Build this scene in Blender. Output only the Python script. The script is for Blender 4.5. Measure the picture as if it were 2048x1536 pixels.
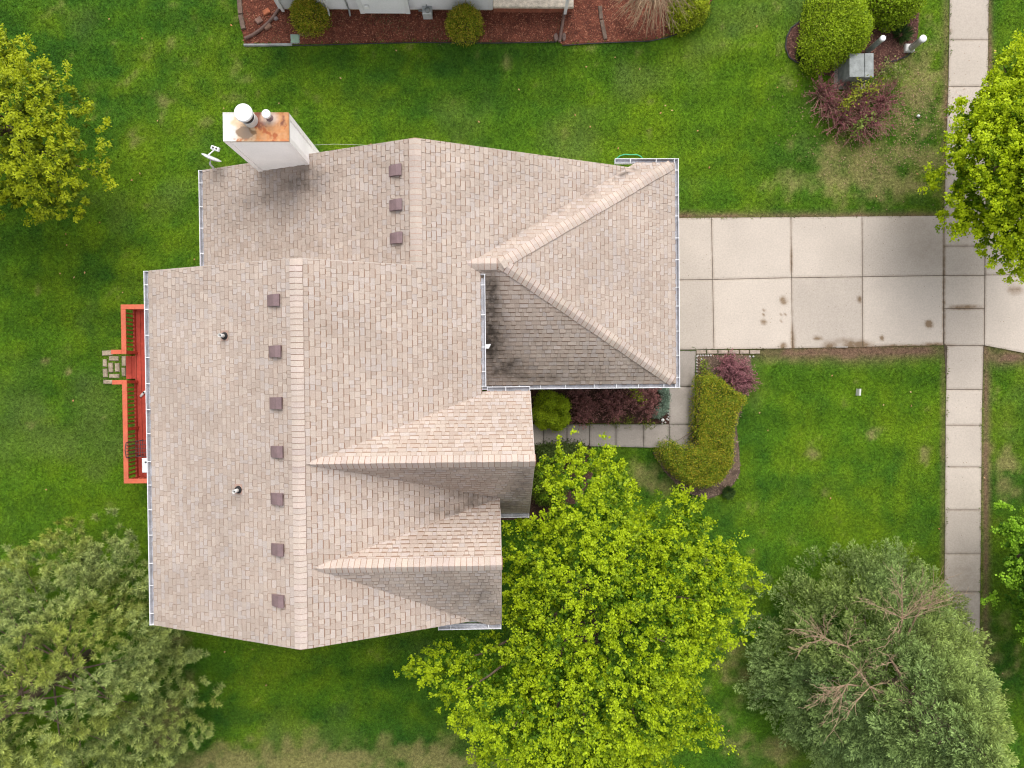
import bpy, math, random
import numpy as np
from mathutils import Matrix, Vector

# ------------------------------------------------------------------ camera, sky, sun, exposure
S = bpy.context.scene
for o in list(bpy.data.objects): bpy.data.objects.remove(o)
COL = S.collection
CAMH, FPX = 22.4, 1407.52
CR = np.array([[0.99958165, 0.00994365, -0.02715985], [-0.00954086, 0.99984317, 0.01492001], [0.02730395, -0.01465464, 0.99951975]])
cam = bpy.data.cameras.new('camera'); camo = bpy.data.objects.new('camera', cam); COL.objects.link(camo)
cam.sensor_width = 36; cam.lens = 36*FPX/2048; cam.clip_start = .1; cam.clip_end = 2000
M4 = Matrix([list(map(float, r)) + [0] for r in CR] + [[0, 0, 0, 1]]); M4.translation = (0, 0, CAMH)
camo.matrix_world = M4
S.camera = camo
SUN_EL, SUN_AZ = math.radians(54), math.radians(10)      # azimuth measured from +Y towards +X
w = bpy.data.worlds.new('World'); S.world = w; w.use_nodes = True
nt = w.node_tree; bg = nt.nodes['Background']
sky = nt.nodes.new('ShaderNodeTexSky'); sky.sky_type = 'NISHITA'; sky.sun_disc = False
sky.sun_elevation = SUN_EL; sky.sun_rotation = SUN_AZ; sky.dust_density = 4; sky.air_density = 1.0
hs = nt.nodes.new('ShaderNodeHueSaturation'); hs.inputs['Saturation'].default_value = .22
nt.links.new(sky.outputs[0], hs.inputs['Color']); nt.links.new(hs.outputs[0], bg.inputs[0])
bg.inputs[1].default_value = .15
sl = bpy.data.lights.new('sun', 'SUN'); sl.energy = .55; sl.angle = math.radians(60); sl.color = (1, .95, .88)
so = bpy.data.objects.new('sun', sl); COL.objects.link(so)
sd = Vector((math.sin(SUN_AZ)*math.cos(SUN_EL), math.cos(SUN_AZ)*math.cos(SUN_EL), math.sin(SUN_EL)))
so.rotation_euler = sd.to_track_quat('Z', 'Y').to_euler(); so.location = sd*40
S.render.engine = 'CYCLES'
S.cycles.filter_width = 1.15; S.cycles.max_bounces = 5; S.cycles.diffuse_bounces = 3; S.cycles.glossy_bounces = 2; S.cycles.transmission_bounces = 2
S.view_settings.view_transform = 'Standard'; S.view_settings.look = 'None'
S.view_settings.exposure = .85; S.view_settings.gamma = 1

rng = np.random.default_rng(11); random.seed(5)

# ------------------------------------------------------------------ helpers
def U(u, v, z=0.):
    """photo measurement (2048 px) at a known height -> world x, y"""
    d = CR @ np.array([(u-1024)/FPX, -(v-768)/FPX, -1.]); t = (z-CAMH)/d[2]
    return float(d[0]*t), float(d[1]*t)
def UP(pts, z=0.): return [U(a, b, z) for a, b in pts]

def tag(o, label=None, cat=None, group=None, kind=None):
    for k, v in (('label', label), ('category', cat), ('group', group), ('kind', kind)):
        if v: o[k] = v
    return o
def adopt(o, parent):
    if parent is not None:
        o.parent = parent
        o.matrix_parent_inverse = Matrix.Translation(-WL[parent.name])
WL = {}
def link(o, parent=None):
    COL.objects.link(o)
    WL[o.name] = Vector(o.location)
    adopt(o, parent); return o
def empty(name, loc, label=None, cat=None, group=None, kind=None):
    o = bpy.data.objects.new(name, None); o.location = loc; o.empty_display_size = .2
    link(o); return tag(o, label, cat, group, kind)
def mesh_np(name, V, F, C=None, mat=None, smooth=False, extra=None):
    me = bpy.data.meshes.new(name)
    if isinstance(F, np.ndarray):
        n, k = F.shape
        me.vertices.add(len(V)); me.vertices.foreach_set('co', np.asarray(V, np.float32).ravel())
        me.loops.add(n*k); me.loops.foreach_set('vertex_index', F.astype(np.int32).ravel())
        me.polygons.add(n); me.polygons.foreach_set('loop_start', np.arange(0, n*k, k, dtype=np.int32))
        me.update(calc_edges=True)
    else:
        me.from_pydata([tuple(map(float, v)) for v in V], [], F); me.update()
    if C is not None:
        a = me.color_attributes.new('Col', 'FLOAT_COLOR', 'POINT')
        C = np.asarray(C, np.float32)
        if C.shape[1] == 3: C = np.concatenate([C, np.ones((len(C), 1), np.float32)], 1)
        a.data.foreach_set('color', C.ravel())
    for k, v in (extra or {}).items():
        a = me.attributes.new(k, 'FLOAT', 'POINT'); a.data.foreach_set('value', np.asarray(v, np.float32))
    if smooth: me.polygons.foreach_set('use_smooth', np.ones(len(me.polygons), bool))
    if mat: me.materials.append(mat)
    return me
def obj(name, me, parent=None, loc=(0, 0, 0), rz=0., **kw):
    o = bpy.data.objects.new(name, me); o.location = loc; o.rotation_euler = (0, 0, rz)
    link(o, parent); return tag(o, **kw)

class MB:
    def __init__(s): s.v = []; s.f = []; s.c = []
    def add(s, V, F, c=(1, 1, 1)):
        b = len(s.v); s.v += [tuple(map(float, p)) for p in V]; s.f += [tuple(b+i for i in f) for f in F]
        s.c += [c]*len(V) if not isinstance(c, list) else c; return s
    def box(s, x0, x1, y0, y1, z0, z1, c=(1, 1, 1), bev=0.):
        if bev:
            b = bev
            V = [(x0, y0, z0), (x1, y0, z0), (x1, y1, z0), (x0, y1, z0), (x0, y0, z1-b), (x1, y0, z1-b), (x1, y1, z1-b), (x0, y1, z1-b),
                 (x0+b, y0+b, z1), (x1-b, y0+b, z1), (x1-b, y1-b, z1), (x0+b, y1-b, z1)]
            F = [(0, 3, 2, 1), (8, 9, 10, 11)]
            for k in range(4):
                j = (k+1) % 4; F += [(k, j, 4+j, 4+k), (4+k, 4+j, 8+j, 8+k)]
            return s.add(V, F, c)
        V = [(x, y, z) for z in (z0, z1) for x, y in ((x0, y0), (x1, y0), (x1, y1), (x0, y1))]
        return s.add(V, [(0, 3, 2, 1), (4, 5, 6, 7), (0, 1, 5, 4), (1, 2, 6, 5), (2, 3, 7, 6), (3, 0, 4, 7)], c)
    def prism(s, poly, z0, z1, c=(1, 1, 1), bev=0.):
        n = len(poly); z0 = z0 if hasattr(z0, '__len__') else [z0]*n; z1 = z1 if hasattr(z1, '__len__') else [z1]*n
        V = [(p[0], p[1], z) for p, z in zip(poly, z0)] + [(p[0], p[1], z-bev) for p, z in zip(poly, z1)]
        F = [tuple(range(n-1, -1, -1))] + [(i, (i+1) % n, n+(i+1) % n, n+i) for i in range(n)]
        if bev:
            cx = sum(p[0] for p in poly)/n; cy = sum(p[1] for p in poly)/n
            for p, z in zip(poly, z1):
                dx, dy = cx-p[0], cy-p[1]; V.append((p[0]+math.copysign(min(bev, abs(dx)), dx), p[1]+math.copysign(min(bev, abs(dy)), dy), z))
            F += [(n+i, n+(i+1) % n, 2*n+(i+1) % n, 2*n+i) for i in range(n)] + [tuple(range(2*n, 3*n))]
        else: F += [tuple(range(n, 2*n))]
        return s.add(V, F, c)
    def tube(s, P, r, n=6, c=(1, 1, 1), cap=True):
        P = [Vector(p) for p in P]; R = r if hasattr(r, '__len__') else [r]*len(P); V = []
        for i, p in enumerate(P):
            t = (P[min(i+1, len(P)-1)]-P[max(i-1, 0)]).normalized()
            a = t.cross(Vector((0, 0, 1)) if abs(t.z) < .9 else Vector((1, 0, 0))).normalized(); b = t.cross(a)
            V += [p+R[i]*(math.cos(2*math.pi*k/n)*a+math.sin(2*math.pi*k/n)*b) for k in range(n)]
        F = [(i*n+k, i*n+(k+1) % n, (i+1)*n+(k+1) % n, (i+1)*n+k) for i in range(len(P)-1) for k in range(n)]
        if cap: F += [tuple(range(n-1, -1, -1)), tuple(range((len(P)-1)*n, len(P)*n))]
        return s.add(V, F, c)
    def lathe(s, prof, cx, cy, n=24, c=(1, 1, 1)):
        V = [(cx+r*math.cos(2*math.pi*k/n), cy+r*math.sin(2*math.pi*k/n), z) for r, z in prof for k in range(n)]
        F = [(i*n+k, i*n+(k+1) % n, (i+1)*n+(k+1) % n, (i+1)*n+k) for i in range(len(prof)-1) for k in range(n)]
        F += [tuple(range(n-1, -1, -1)), tuple(range((len(prof)-1)*n, len(prof)*n))]
        return s.add(V, F, c)
    def mesh(s, name, mat, smooth=False):
        return mesh_np(name, s.v, s.f, np.array(s.c, float) if s.c else None, mat, smooth)
    def obj(s, name, mat, parent=None, smooth=False, **kw): return obj(name, s.mesh(name, mat, smooth), parent, **kw)

LAT = rng.random((16, 64, 64))
def vn(x, y, sc, k=0):
    x = np.asarray(x, float)/sc+k*7.3+100; y = np.asarray(y, float)/sc+k*3.1+100
    i = np.floor(x).astype(int); j = np.floor(y).astype(int); fx = x-i; fy = y-j
    fx = fx*fx*(3-2*fx); fy = fy*fy*(3-2*fy); L = LAT[k % 16]; g = lambda a, b: L[a % 64, b % 64]
    return (g(i, j)*(1-fx)+g(i+1, j)*fx)*(1-fy)+(g(i, j+1)*(1-fx)+g(i+1, j+1)*fx)*fy
def fbm(x, y, sc, k=0, n=3):
    s = 0; a = .5; t = 0
    for q in range(n): s = s+a*vn(x, y, sc/2**q, k+q); t += a; a *= .55
    return s/t
def inside(poly, x, y):
    P = np.asarray(poly, float); r = np.zeros(np.shape(x), bool); n = len(P)
    for i in range(n):
        a, b = P[i], P[(i+1) % n]
        c = ((a[1] > y) != (b[1] > y)) & (x < (b[0]-a[0])*(y-a[1])/((b[1]-a[1]) if b[1] != a[1] else 1e-12)+a[0]); r ^= c
    return r
def edist(poly, x, y):
    P = np.asarray(poly, float); d = np.full(np.shape(x), 1e9); n = len(P)
    for i in range(n):
        a, b = P[i], P[(i+1) % n]; e = b-a; L = e@e+1e-12
        t = np.clip(((x-a[0])*e[0]+(y-a[1])*e[1])/L, 0, 1); d = np.minimum(d, np.hypot(x-a[0]-t*e[0], y-a[1]-t*e[1]))
    return d
def mixc(a, b, t):
    t = np.asarray(t)[..., None]; return np.asarray(a)*(1-t)+np.asarray(b)*t

# ------------------------------------------------------------------ materials
def mat(name, col=(.5, .5, .5), rough=.7, attr=False, n1=None, v1=.15, n2=None, v2=.1, bump=0., bscale=40., metal=0., spec=.3, transl=0., tint=None):
    m = bpy.data.materials.new(name); m.use_nodes = True; T = m.node_tree; N = T.nodes; L = T.links; b = N['Principled BSDF']
    b.inputs['Roughness'].default_value = rough; b.inputs['Metallic'].default_value = metal; b.inputs['Specular IOR Level'].default_value = spec
    if attr:
        a = N.new('ShaderNodeAttribute'); a.attribute_name = 'Col'; out = a.outputs['Color']
        if tuple(col) != (.5, .5, .5):
            x = N.new('ShaderNodeMix'); x.data_type = 'RGBA'; x.blend_type = 'MULTIPLY'; x.inputs[0].default_value = 1
            L.new(out, x.inputs[6]); x.inputs[7].default_value = (*col, 1); out = x.outputs[2]
    else:
        r = N.new('ShaderNodeRGB'); r.outputs[0].default_value = (*col, 1); out = r.outputs[0]
    g = N.new('ShaderNodeNewGeometry')
    for sc, v in ((n1, v1), (n2, v2)):
        if not sc: continue
        t = N.new('ShaderNodeTexNoise'); t.inputs['Scale'].default_value = sc; t.inputs['Detail'].default_value = 5; L.new(g.outputs['Position'], t.inputs['Vector'])
        mr = N.new('ShaderNodeMapRange'); mr.inputs[1].default_value = .3; mr.inputs[2].default_value = .7; mr.inputs[3].default_value = 1-v; mr.inputs[4].default_value = 1+v
        L.new(t.outputs['Fac'], mr.inputs[0])
        x = N.new('ShaderNodeMix'); x.data_type = 'RGBA'; x.blend_type = 'MULTIPLY'; x.inputs[0].default_value = 1
        L.new(out, x.inputs[6]); L.new(mr.outputs[0], x.inputs[7]); out = x.outputs[2]
    L.new(out, b.inputs['Base Color'])
    if bump:
        t = N.new('ShaderNodeTexNoise'); t.inputs['Scale'].default_value = bscale; t.inputs['Detail'].default_value = 4; L.new(g.outputs['Position'], t.inputs['Vector'])
        bp = N.new('ShaderNodeBump'); bp.inputs['Strength'].default_value = bump; bp.inputs['Distance'].default_value = .02
        L.new(t.outputs['Fac'], bp.inputs['Height']); L.new(bp.outputs[0], b.inputs['Normal'])
    if transl:
        tr = N.new('ShaderNodeBsdfTranslucent'); L.new(out, tr.inputs[0]); ms = N.new('ShaderNodeMixShader'); ms.inputs[0].default_value = transl
        L.new(b.outputs[0], ms.inputs[1]); L.new(tr.outputs[0], ms.inputs[2]); L.new(ms.outputs[0], N['Material Output'].inputs[0])
    return m
def blotch_mat(name, sattr='blotch', dark=(.055, .045, .038), n=2.2, **kw):
    """mat() whose colour is blended to a second tone where the float attribute is high, broken up by noise"""
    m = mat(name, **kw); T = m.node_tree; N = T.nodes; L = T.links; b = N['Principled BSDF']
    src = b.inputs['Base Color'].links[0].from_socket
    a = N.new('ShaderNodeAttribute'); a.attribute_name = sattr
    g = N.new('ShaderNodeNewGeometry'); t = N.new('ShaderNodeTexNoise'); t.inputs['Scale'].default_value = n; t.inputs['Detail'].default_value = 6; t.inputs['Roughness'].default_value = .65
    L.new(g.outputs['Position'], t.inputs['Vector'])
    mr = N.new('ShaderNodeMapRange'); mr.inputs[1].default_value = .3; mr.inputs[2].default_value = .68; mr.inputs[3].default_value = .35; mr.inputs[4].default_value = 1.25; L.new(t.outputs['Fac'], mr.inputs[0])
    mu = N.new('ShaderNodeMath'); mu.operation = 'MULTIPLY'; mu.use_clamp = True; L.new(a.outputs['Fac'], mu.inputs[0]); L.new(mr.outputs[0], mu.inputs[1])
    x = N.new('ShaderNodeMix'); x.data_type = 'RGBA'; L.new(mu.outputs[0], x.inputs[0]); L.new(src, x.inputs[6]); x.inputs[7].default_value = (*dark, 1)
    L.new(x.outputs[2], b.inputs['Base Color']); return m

M = {}
M['shingle'] = blotch_mat('asphalt_shingle', n=3.2, dark=(.075, .06, .05), attr=True, rough=.95, n1=.55, v1=.085, n2=55, v2=.13, bump=.5, bscale=120, spec=.1)
M['deckwood_under'] = mat('roof_board', (.16, .11, .08), .9, n1=8)
M['white'] = mat('white_aluminium', (.7, .7, .71), .4, n1=3, v1=.05, spec=.4)
M['gutter'] = mat('gutter_white', (.72, .72, .74), .45, n1=5, v1=.08, n2=40, v2=.06)
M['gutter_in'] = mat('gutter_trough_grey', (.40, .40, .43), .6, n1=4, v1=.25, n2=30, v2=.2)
M['siding'] = mat('vinyl_siding', (.91, .87, .85), .55, n1=1.5, v1=.04, n2=30, v2=.03)
M['rake'] = mat('beige_rake_trim', (.56, .49, .44), .6, n1=4, v1=.1)
M['nsiding'] = mat('grey_vinyl_siding', (.62, .63, .65), .55, n1=1.5, v1=.05, n2=25, v2=.05)
M['vent'] = mat('plum_brown_metal', (.195, .132, .135), .5, n1=6, v1=.15, n2=50, v2=.1)
M['black'] = mat('black_rubber', (.02, .02, .022), .6)
M['pvc'] = mat('white_pvc', (.62, .61, .59), .4, n1=20, v1=.08)
M['conc'] = blotch_mat('concrete', n=5, dark=(.20, .14, .09), col=(.46, .40, .343), rough=.9, n1=.7, v1=.06, n2=22, v2=.09, bump=.25, bscale=90, spec=.15)
M['walk'] = blotch_mat('grey_concrete', n=5, dark=(.12, .1, .08), col=(.34, .30, .265), rough=.9, n1=.9, v1=.09, n2=25, v2=.1, bump=.3, bscale=90, spec=.15)
for k in ('conc', 'walk'):                     # every slab was poured and weathered a little differently
    T = M[k].node_tree; b = T.nodes['Principled BSDF']; src = b.inputs['Base Color'].links[0].from_socket
    oi = T.nodes.new('ShaderNodeObjectInfo'); mr = T.nodes.new('ShaderNodeMapRange'); mr.inputs[3].default_value = .9; mr.inputs[4].default_value = 1.08; T.links.new(oi.outputs['Random'], mr.inputs[0])
    x = T.nodes.new('ShaderNodeMix'); x.data_type = 'RGBA'; x.blend_type = 'MULTIPLY'; x.inputs[0].default_value = 1; T.links.new(src, x.inputs[6]); T.links.new(mr.outputs[0], x.inputs[7]); T.links.new(x.outputs[2], b.inputs['Base Color'])
M['joint'] = mat('joint_dirt', (.10, .075, .055), 1, n1=6, v1=.4)
M['redwood'] = mat('red_painted_wood', (.36, .055, .03), .55, n1=1.3, v1=.15, n2=14, v2=.2, bump=.2, bscale=30)
M['mulch'] = mat('bark_mulch_ground', (.085, .035, .022), 1, n1=3, v1=.35, n2=45, v2=.5, bump=1, bscale=60)
M['chips'] = mat('mulch_chips', attr=True, rough=.9, n1=6, v1=.3)
M['soil'] = mat('bare_soil', (.17, .11, .075), 1, n1=2.5, v1=.3, n2=35, v2=.3, bump=.8, bscale=40)
M['leaf'] = mat('foliage', attr=True, rough=.55, transl=.36, spec=.25)
M['needle'] = mat('needles', attr=True, rough=.6, transl=.25, spec=.2)
M['grass'] = mat('grass_blades', attr=True, rough=.65, transl=.25, spec=.15)
M['lawn'] = mat('lawn_turf', attr=True, rough=1, n1=11, v1=.35, n2=45, v2=.5, bump=1, bscale=50, spec=.05)
M['bark'] = mat('bark', (.12, .085, .06), .95, n1=7, v1=.35, n2=50, v2=.3, bump=.8, bscale=40)
M['twig'] = mat('dry_twigs', (.33, .23, .15), .9, n1=6, v1=.3)
M['attr'] = mat('tinted', attr=True, rough=.8, n1=8, v1=.15, n2=60, v2=.15)
M['stone'] = mat('weathered_stone', attr=True, rough=.95, n1=9, v1=.3, n2=50, v2=.25, bump=.6, bscale=50)
M['brick'] = mat('red_brick', (.25, .085, .05), .9, n1=7, v1=.25, n2=40, v2=.2, bump=.5, bscale=60)
M['edging'] = mat('black_edging', (.035, .032, .035), .7, n1=6, v1=.4)
M['pipe_brown'] = mat('brown_drain_pipe', (.14, .085, .068), .6, n1=8, v1=.2)
M['greymetal'] = mat('grey_green_metal', (.25, .265, .26), .55, n1=5, v1=.25, n2=40, v2=.12)
M['hose'] = mat('green_hose', (.07, .42, .2), .4)
M['darkmetal'] = mat('dark_wrought_metal', (.06, .05, .055), .5)
M['greenbox'] = mat('green_plastic_lid', (.25, .36, .27), .6, n1=6, v1=.15)
M['timber'] = mat('weathered_timber', (.15, .105, .08), .9, n1=5, v1=.3, n2=40, v2=.2, bump=.5)

# ------------------------------------------------------------------ layout polygons (metres)
bed_north = UP([(478, -60), (480, 40), (490, 92), (585, 89), (700, 87), (850, 84), (1000, 85), (1115, 83), (1125, 90), (1250, 83), (1300, 81), (1350, 69), (1392, 52), (1425, 0), (1435, -60)])
bed_utility = UP([(1612, 42), (1590, 48), (1574, 70), (1570, 95), (1580, 118), (1612, 128), (1650, 150), (1690, 160), (1760, 150), (1800, 118), (1826, 100), (1835, 70), (1840, -60), (1690, -60)])
bed_entry = UP([(1040, 765), (1338, 765), (1338, 847), (1040, 847)])
bed_hedge = UP([(1393, 709), (1500, 711), (1505, 750), (1490, 800), (1472, 850), (1478, 900), (1480, 945), (1458, 982), (1415, 998), (1370, 985), (1330, 945), (1305, 905), (1330, 896), (1384, 896), (1392, 860)])
bed_maple = UP([(1068, 889), (1180, 889), (1190, 940), (1160, 1000), (1100, 1040), (1000, 1040), (1000, 1000)])
drive_px = [[(1330, 436), (1423, 435), (1425.5, 559), (1330, 560)], [(1423, 435), (1582, 434), (1583, 555.5), (1425.5, 559)], [(1582, 434), (1724, 432.5), (1725, 553.5), (1583, 555.5)], [(1724, 432.5), (1888.5, 431), (1887.5, 551), (1725, 553.5)],
            [(1330, 560), (1425.5, 559), (1428, 699), (1330, 700)], [(1425.5, 559), (1583, 555.5), (1585, 697), (1428, 699)], [(1583, 555.5), (1725, 553.5), (1726, 694), (1585, 697)], [(1725, 553.5), (1887.5, 551), (1887, 691), (1726, 694)]]
walkline = [-75, -10, 79.5, 172.5, 262, 348, 431, 492, 551, 617, 691, 779, 850.5, 934, 1020, 1108, 1184, 1268, 1345, 1430, 1515, 1600]
def wl_x(v): return (np.interp(v, [-75, 0, 173, 431, 435, 690, 696, 850, 1108, 1270, 1600], [1901, 1900, 1897, 1889, 1888.5, 1887.5, 1894, 1891.5, 1890, 1888, 1886]),
                     np.interp(v, [-75, 0, 173, 431, 435, 690, 696, 850, 1108, 1270, 1600], [1979, 1978, 1976, 1971, 1970.5, 1969, 1967, 1964, 1962, 1960, 1957]))
walk_px = []
for a, b in zip(walkline[:-1], walkline[1:]):
    (l0, r0), (l1, r1) = wl_x(a+(6 if a == 691 else 0)), wl_x(b); walk_px.append([(l0, a), (r0, a), (r1, b), (l1, b)])
apron_px = [[(1970.5, 432), (2110, 420), (2110, 549), (1970.5, 550)], [(1970.5, 550), (2110, 549), (2110, 718), (2040, 703), (1969, 691)]]
path_px = [[(a, 848.5), (b, 848.5), (b, 890.5+(b-1068)*.022), (a, 890.5+(a-1068)*.022)] for a, b in zip([1040, 1087, 1134, 1179, 1232, 1287.5, 1338.5], [1087, 1134, 1179, 1232, 1287.5, 1338.5, 1389])]
path_px += [[(1330, 701), (1392, 701), (1390, 773), (1336, 773)], [(1336, 773), (1390, 773), (1389, 848.5), (1338.5, 848.5)]]
paver_px = [(214, 706, 20, 10), (227, 717, 19, 9), (209, 726, 8, 15), (221, 735, 9, 19), (234, 735, 9, 17), (247, 722, 8, 20), (247, 744, 8, 17), (210, 746, 9, 17), (228, 752, 20, 8), (216, 764, 19, 8)]
HOUSE = [(-8.2, -5.9), (-.6, -5.9), (-.1, -6.1), (-.1, -3.5), (.6, -3.5), (.6, -.7), (-.6, -.7), (-.5, .1), (4.75, .1), (4.75, 5.5), (-7.6, 5.5), (-7.6, 2.4), (-8.2, 2.4)]
solid = [UP(q, .02) for q in drive_px+walk_px+apron_px+path_px]
beds = [bed_north, bed_utility, bed_entry, bed_hedge, bed_maple]

# ------------------------------------------------------------------ lawn
DRY = [(650, 1525, 420, 42, .9), (330, 1450, 45, 90, .85), (1540, 1500, 170, 42, .55), (1470, 1340, 45, 150, .55), (1490, 1200, 30, 70, .4), (1740, 330, 150, 70, .8), (1840, 190, 45, 130, .7), (1790, 250, 70, 60, .7),
       (2010, 950, 40, 70, .7), (1990, 800, 26, 160, .3), (1985, 1330, 60, 110, .5), (1310, 950, 50, 50, .6), (1250, 960, 40, 40, .35), (300, 200, 200, 120, .16), (420, 60, 120, 90, .2), (1749, 868, 16, 18, .8), (1627, 905, 12, 12, .6),
       (1733, 915, 22, 12, .4), (1846, 908, 12, 18, .5), (88, 723, 14, 7, .9), (136, 745, 9, 9, .7), (1460, 720, 60, 14, .5), (1620, 720, 200, 14, .45), (340, 1280, 30, 40, .8), (370, 1340, 25, 60, .6), (1570, 180, 30, 120, .25), (980, 130, 300, 40, .12), (700, 110, 200, 30, .2),
       (205, 836, 16, 6, .6), (60, 850, 12, 8, .5), (1560, 1080, 90, 60, .2), (1005, 120, 60, 20, .3), (1250, 100, 80, 14, .35)]
SOIL = [(1705, 703, 210, 13, 1.3), (1735, 704, 90, 18, 1.1), (1625, 708, 40, 14, 1.), (1930, 703, 80, 14, 1.), (2010, 716, 60, 14, 1.), (1360, 431, 60, 6, 1.), (1600, 430, 400, 5, .9), (1892, 250, 6, 250, .9), (1972, 900, 7, 400, 1.1), (1979, 80, 6, 120, .9), (1888, 900, 5, 400, .6), (1650, 985, 5, 5, .5)]
LUSH = [(1450, 200, 300, 120, .5), (250, 420, 110, 60, .4), (1200, 330, 250, 60, .5), (1700, 800, 200, 80, .3), (150, 1000, 150, 150, .55), (60, 650, 120, 200, .3), (1380, 160, 200, 60, .4), (560, 240, 120, 60, .3), (900, 270, 160, 25, .3), (1700, 1040, 120, 40, .35)]
def blobs(Ls, x, y):
    s = np.zeros(np.shape(x))
    for u, v, ru, rv, a in Ls:
        cx, cy = U(u, v); s = np.maximum(s, a*np.exp(-(((x-cx)/(ru*.0161))**2+((y-cy)/(rv*.0161))**2)*.7))
    return s
def lawn_col(x, y):
    t1 = fbm(x, y, 3.4, 0); t2 = fbm(x, y, 1.25, 3); t3 = fbm(x*.28, y, .85, 6); t4 = fbm(x, y, .45, 9)
    t5 = fbm(x, y, .3, 14, 2)
    c = mixc((.032, .088, .010), (.078, .155, .010), np.clip((t1*.4+t3*.35+t4*.4+t5*.25-.46)/.42, 0, 1))
    c = mixc(c, (.14, .20, .010), np.clip((t2*.55+t1*.3+t4*.3-.53)/.26, 0, 1)*.7)
    c = mixc(c, (.022, .075, .014), np.clip((fbm(x+9, y, .8, 5)-.57)/.14, 0, 1)*.32)
    c = mixc(c, (.13, .205, .006), np.clip(blobs(LUSH, x, y)*(.4+.9*t2), 0, 1)*.8)
    c = mixc(c, (.13, .15, .045), np.clip((fbm(x+31, y, 1.9, 11)-.58)/.2, 0, 1)*.35)
    d = np.clip((blobs(DRY, x, y)*1.1+(t4-.5)*.9+(t5-.5)*.8+(t2-.5)*.5-.38)*2.0, 0, 1)
    c = mixc(c, (.225, .18, .078), d*.8)
    s = np.clip(blobs(SOIL, x, y)*(.45+1.1*t4), 0, 1)
    c = c*np.array((.93, 1.0, .95))*(1+.07*np.sin(y*2*math.pi/1.15+1.5*fbm(x*.2, y, 2., 7)))[..., None]; return mixc(c, (.16, .10, .066), s), d, s
gx = np.concatenate([[-400, -120, -50, -28], np.arange(-19.5, 21.5, .13), [30, 50, 120, 400]]); gy = np.concatenate([[-400, -120, -50, -28], np.arange(-17, 15.5, .13), [28, 50, 120, 400]])
X, Y = np.meshgrid(gx, gy, indexing='ij'); nx, ny = X.shape
idx = np.arange(nx*ny).reshape(nx, ny)
F = np.stack([idx[:-1, :-1], idx[1:, :-1], idx[1:, 1:], idx[:-1, 1:]], -1).reshape(-1, 4)
C, D, SO = lawn_col(X.ravel(), Y.ravel()); Z = .012*fbm(X.ravel(), Y.ravel(), .4, 2)-.012
lawn = obj('lawn', mesh_np('lawn', np.stack([X.ravel(), Y.ravel(), Z], 1), F, C, M['lawn'], True), kind='structure')
def free(x, y, ms=None):
    k = np.ones(len(x), bool)
    for p in (ms or solid+beds+[HOUSE]):
        P = np.asarray(p); b = (x > P[:, 0].min()) & (x < P[:, 0].max()) & (y > P[:, 1].min()) & (y < P[:, 1].max())
        i = np.where(b & k)[0]
        if len(i): k[i[inside(p, x[i], y[i])]] = False
    return k
n = 680000
bx = rng.uniform(-17.5, 19.5, n); by = rng.uniform(-15, 13.6, n); k = free(bx, by); creep = np.zeros(n, bool)
for p in solid+beds[:1]:
    P = np.asarray(p); b = np.where((bx > P[:, 0].min()) & (bx < P[:, 0].max()) & (by > P[:, 1].min()) & (by < P[:, 1].max()))[0]
    b = b[inside(p, bx[b], by[b])]; creep[b[edist(p, bx[b], by[b]) < .085*np.clip(vn(bx[b], by[b], .16, 3)*1.7-.55, 0, 1)]] = True
inner = np.zeros(n, bool)                       # joints between slabs stay clear of grass
for p in ([U(1340, 440), U(2100, 440), U(2100, 685), U(1340, 690)], [U(1045, 852), U(1330, 852), U(1330, 886), U(1045, 884)]): inner |= inside(p, bx, by)
for v0, v1 in zip(walkline[:-1], walkline[1:]): inner |= inside([U(wl_x(v0)[0]+8, v0-.1), U(wl_x(v0)[1]-8, v0-.1), U(wl_x(v1)[1]-8, v1+.1), U(wl_x(v1)[0]+8, v1+.1)], bx, by)
creep &= ~inner; k |= creep; bx = bx[k]; by = by[k]; bz = np.where(creep[k], .034, -.004)
c, d, so_ = lawn_col(bx, by); k = rng.random(len(bx)) > so_*.9+d*.25; bx, by, c, d, bz = bx[k], by[k], c[k], d[k], bz[k]; n = len(bx)
th = rng.uniform(0, 2*math.pi, n); ln = rng.uniform(.03, .075, n)*(1-.35*d); lean = rng.uniform(.3, 1.1, n); wd = rng.uniform(.008, .014, n)
dx, dy = np.cos(th), np.sin(th)
V = np.empty((n, 3, 3)); base = np.stack([bx, by, bz], 1); sd_ = np.stack([-dy, dx, np.zeros(n)], 1)*wd[:, None]
V[:, 0] = base-sd_; V[:, 1] = base+sd_; V[:, 2] = base+np.stack([dx*ln*np.sin(lean), dy*ln*np.sin(lean), ln*np.cos(lean)], 1)
tuftn = .62+.95*vn(bx, by, .09, 1)*.6+.75*vn(bx, by, .045, 8)*.5; c = c*(tuftn*rng.uniform(.75, 1.35, n))[:, None]; cc = np.repeat(c[:, None], 3, 1); cc[:, 2] *= 1.25
tag(obj('lawn_grass', mesh_np('lawn_grass', V.reshape(-1, 3), np.arange(n*3).reshape(-1, 3), cc.reshape(-1, 3), M['grass'])), 'short patchy green grass all over the lawn', 'grass', kind='stuff')

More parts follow.
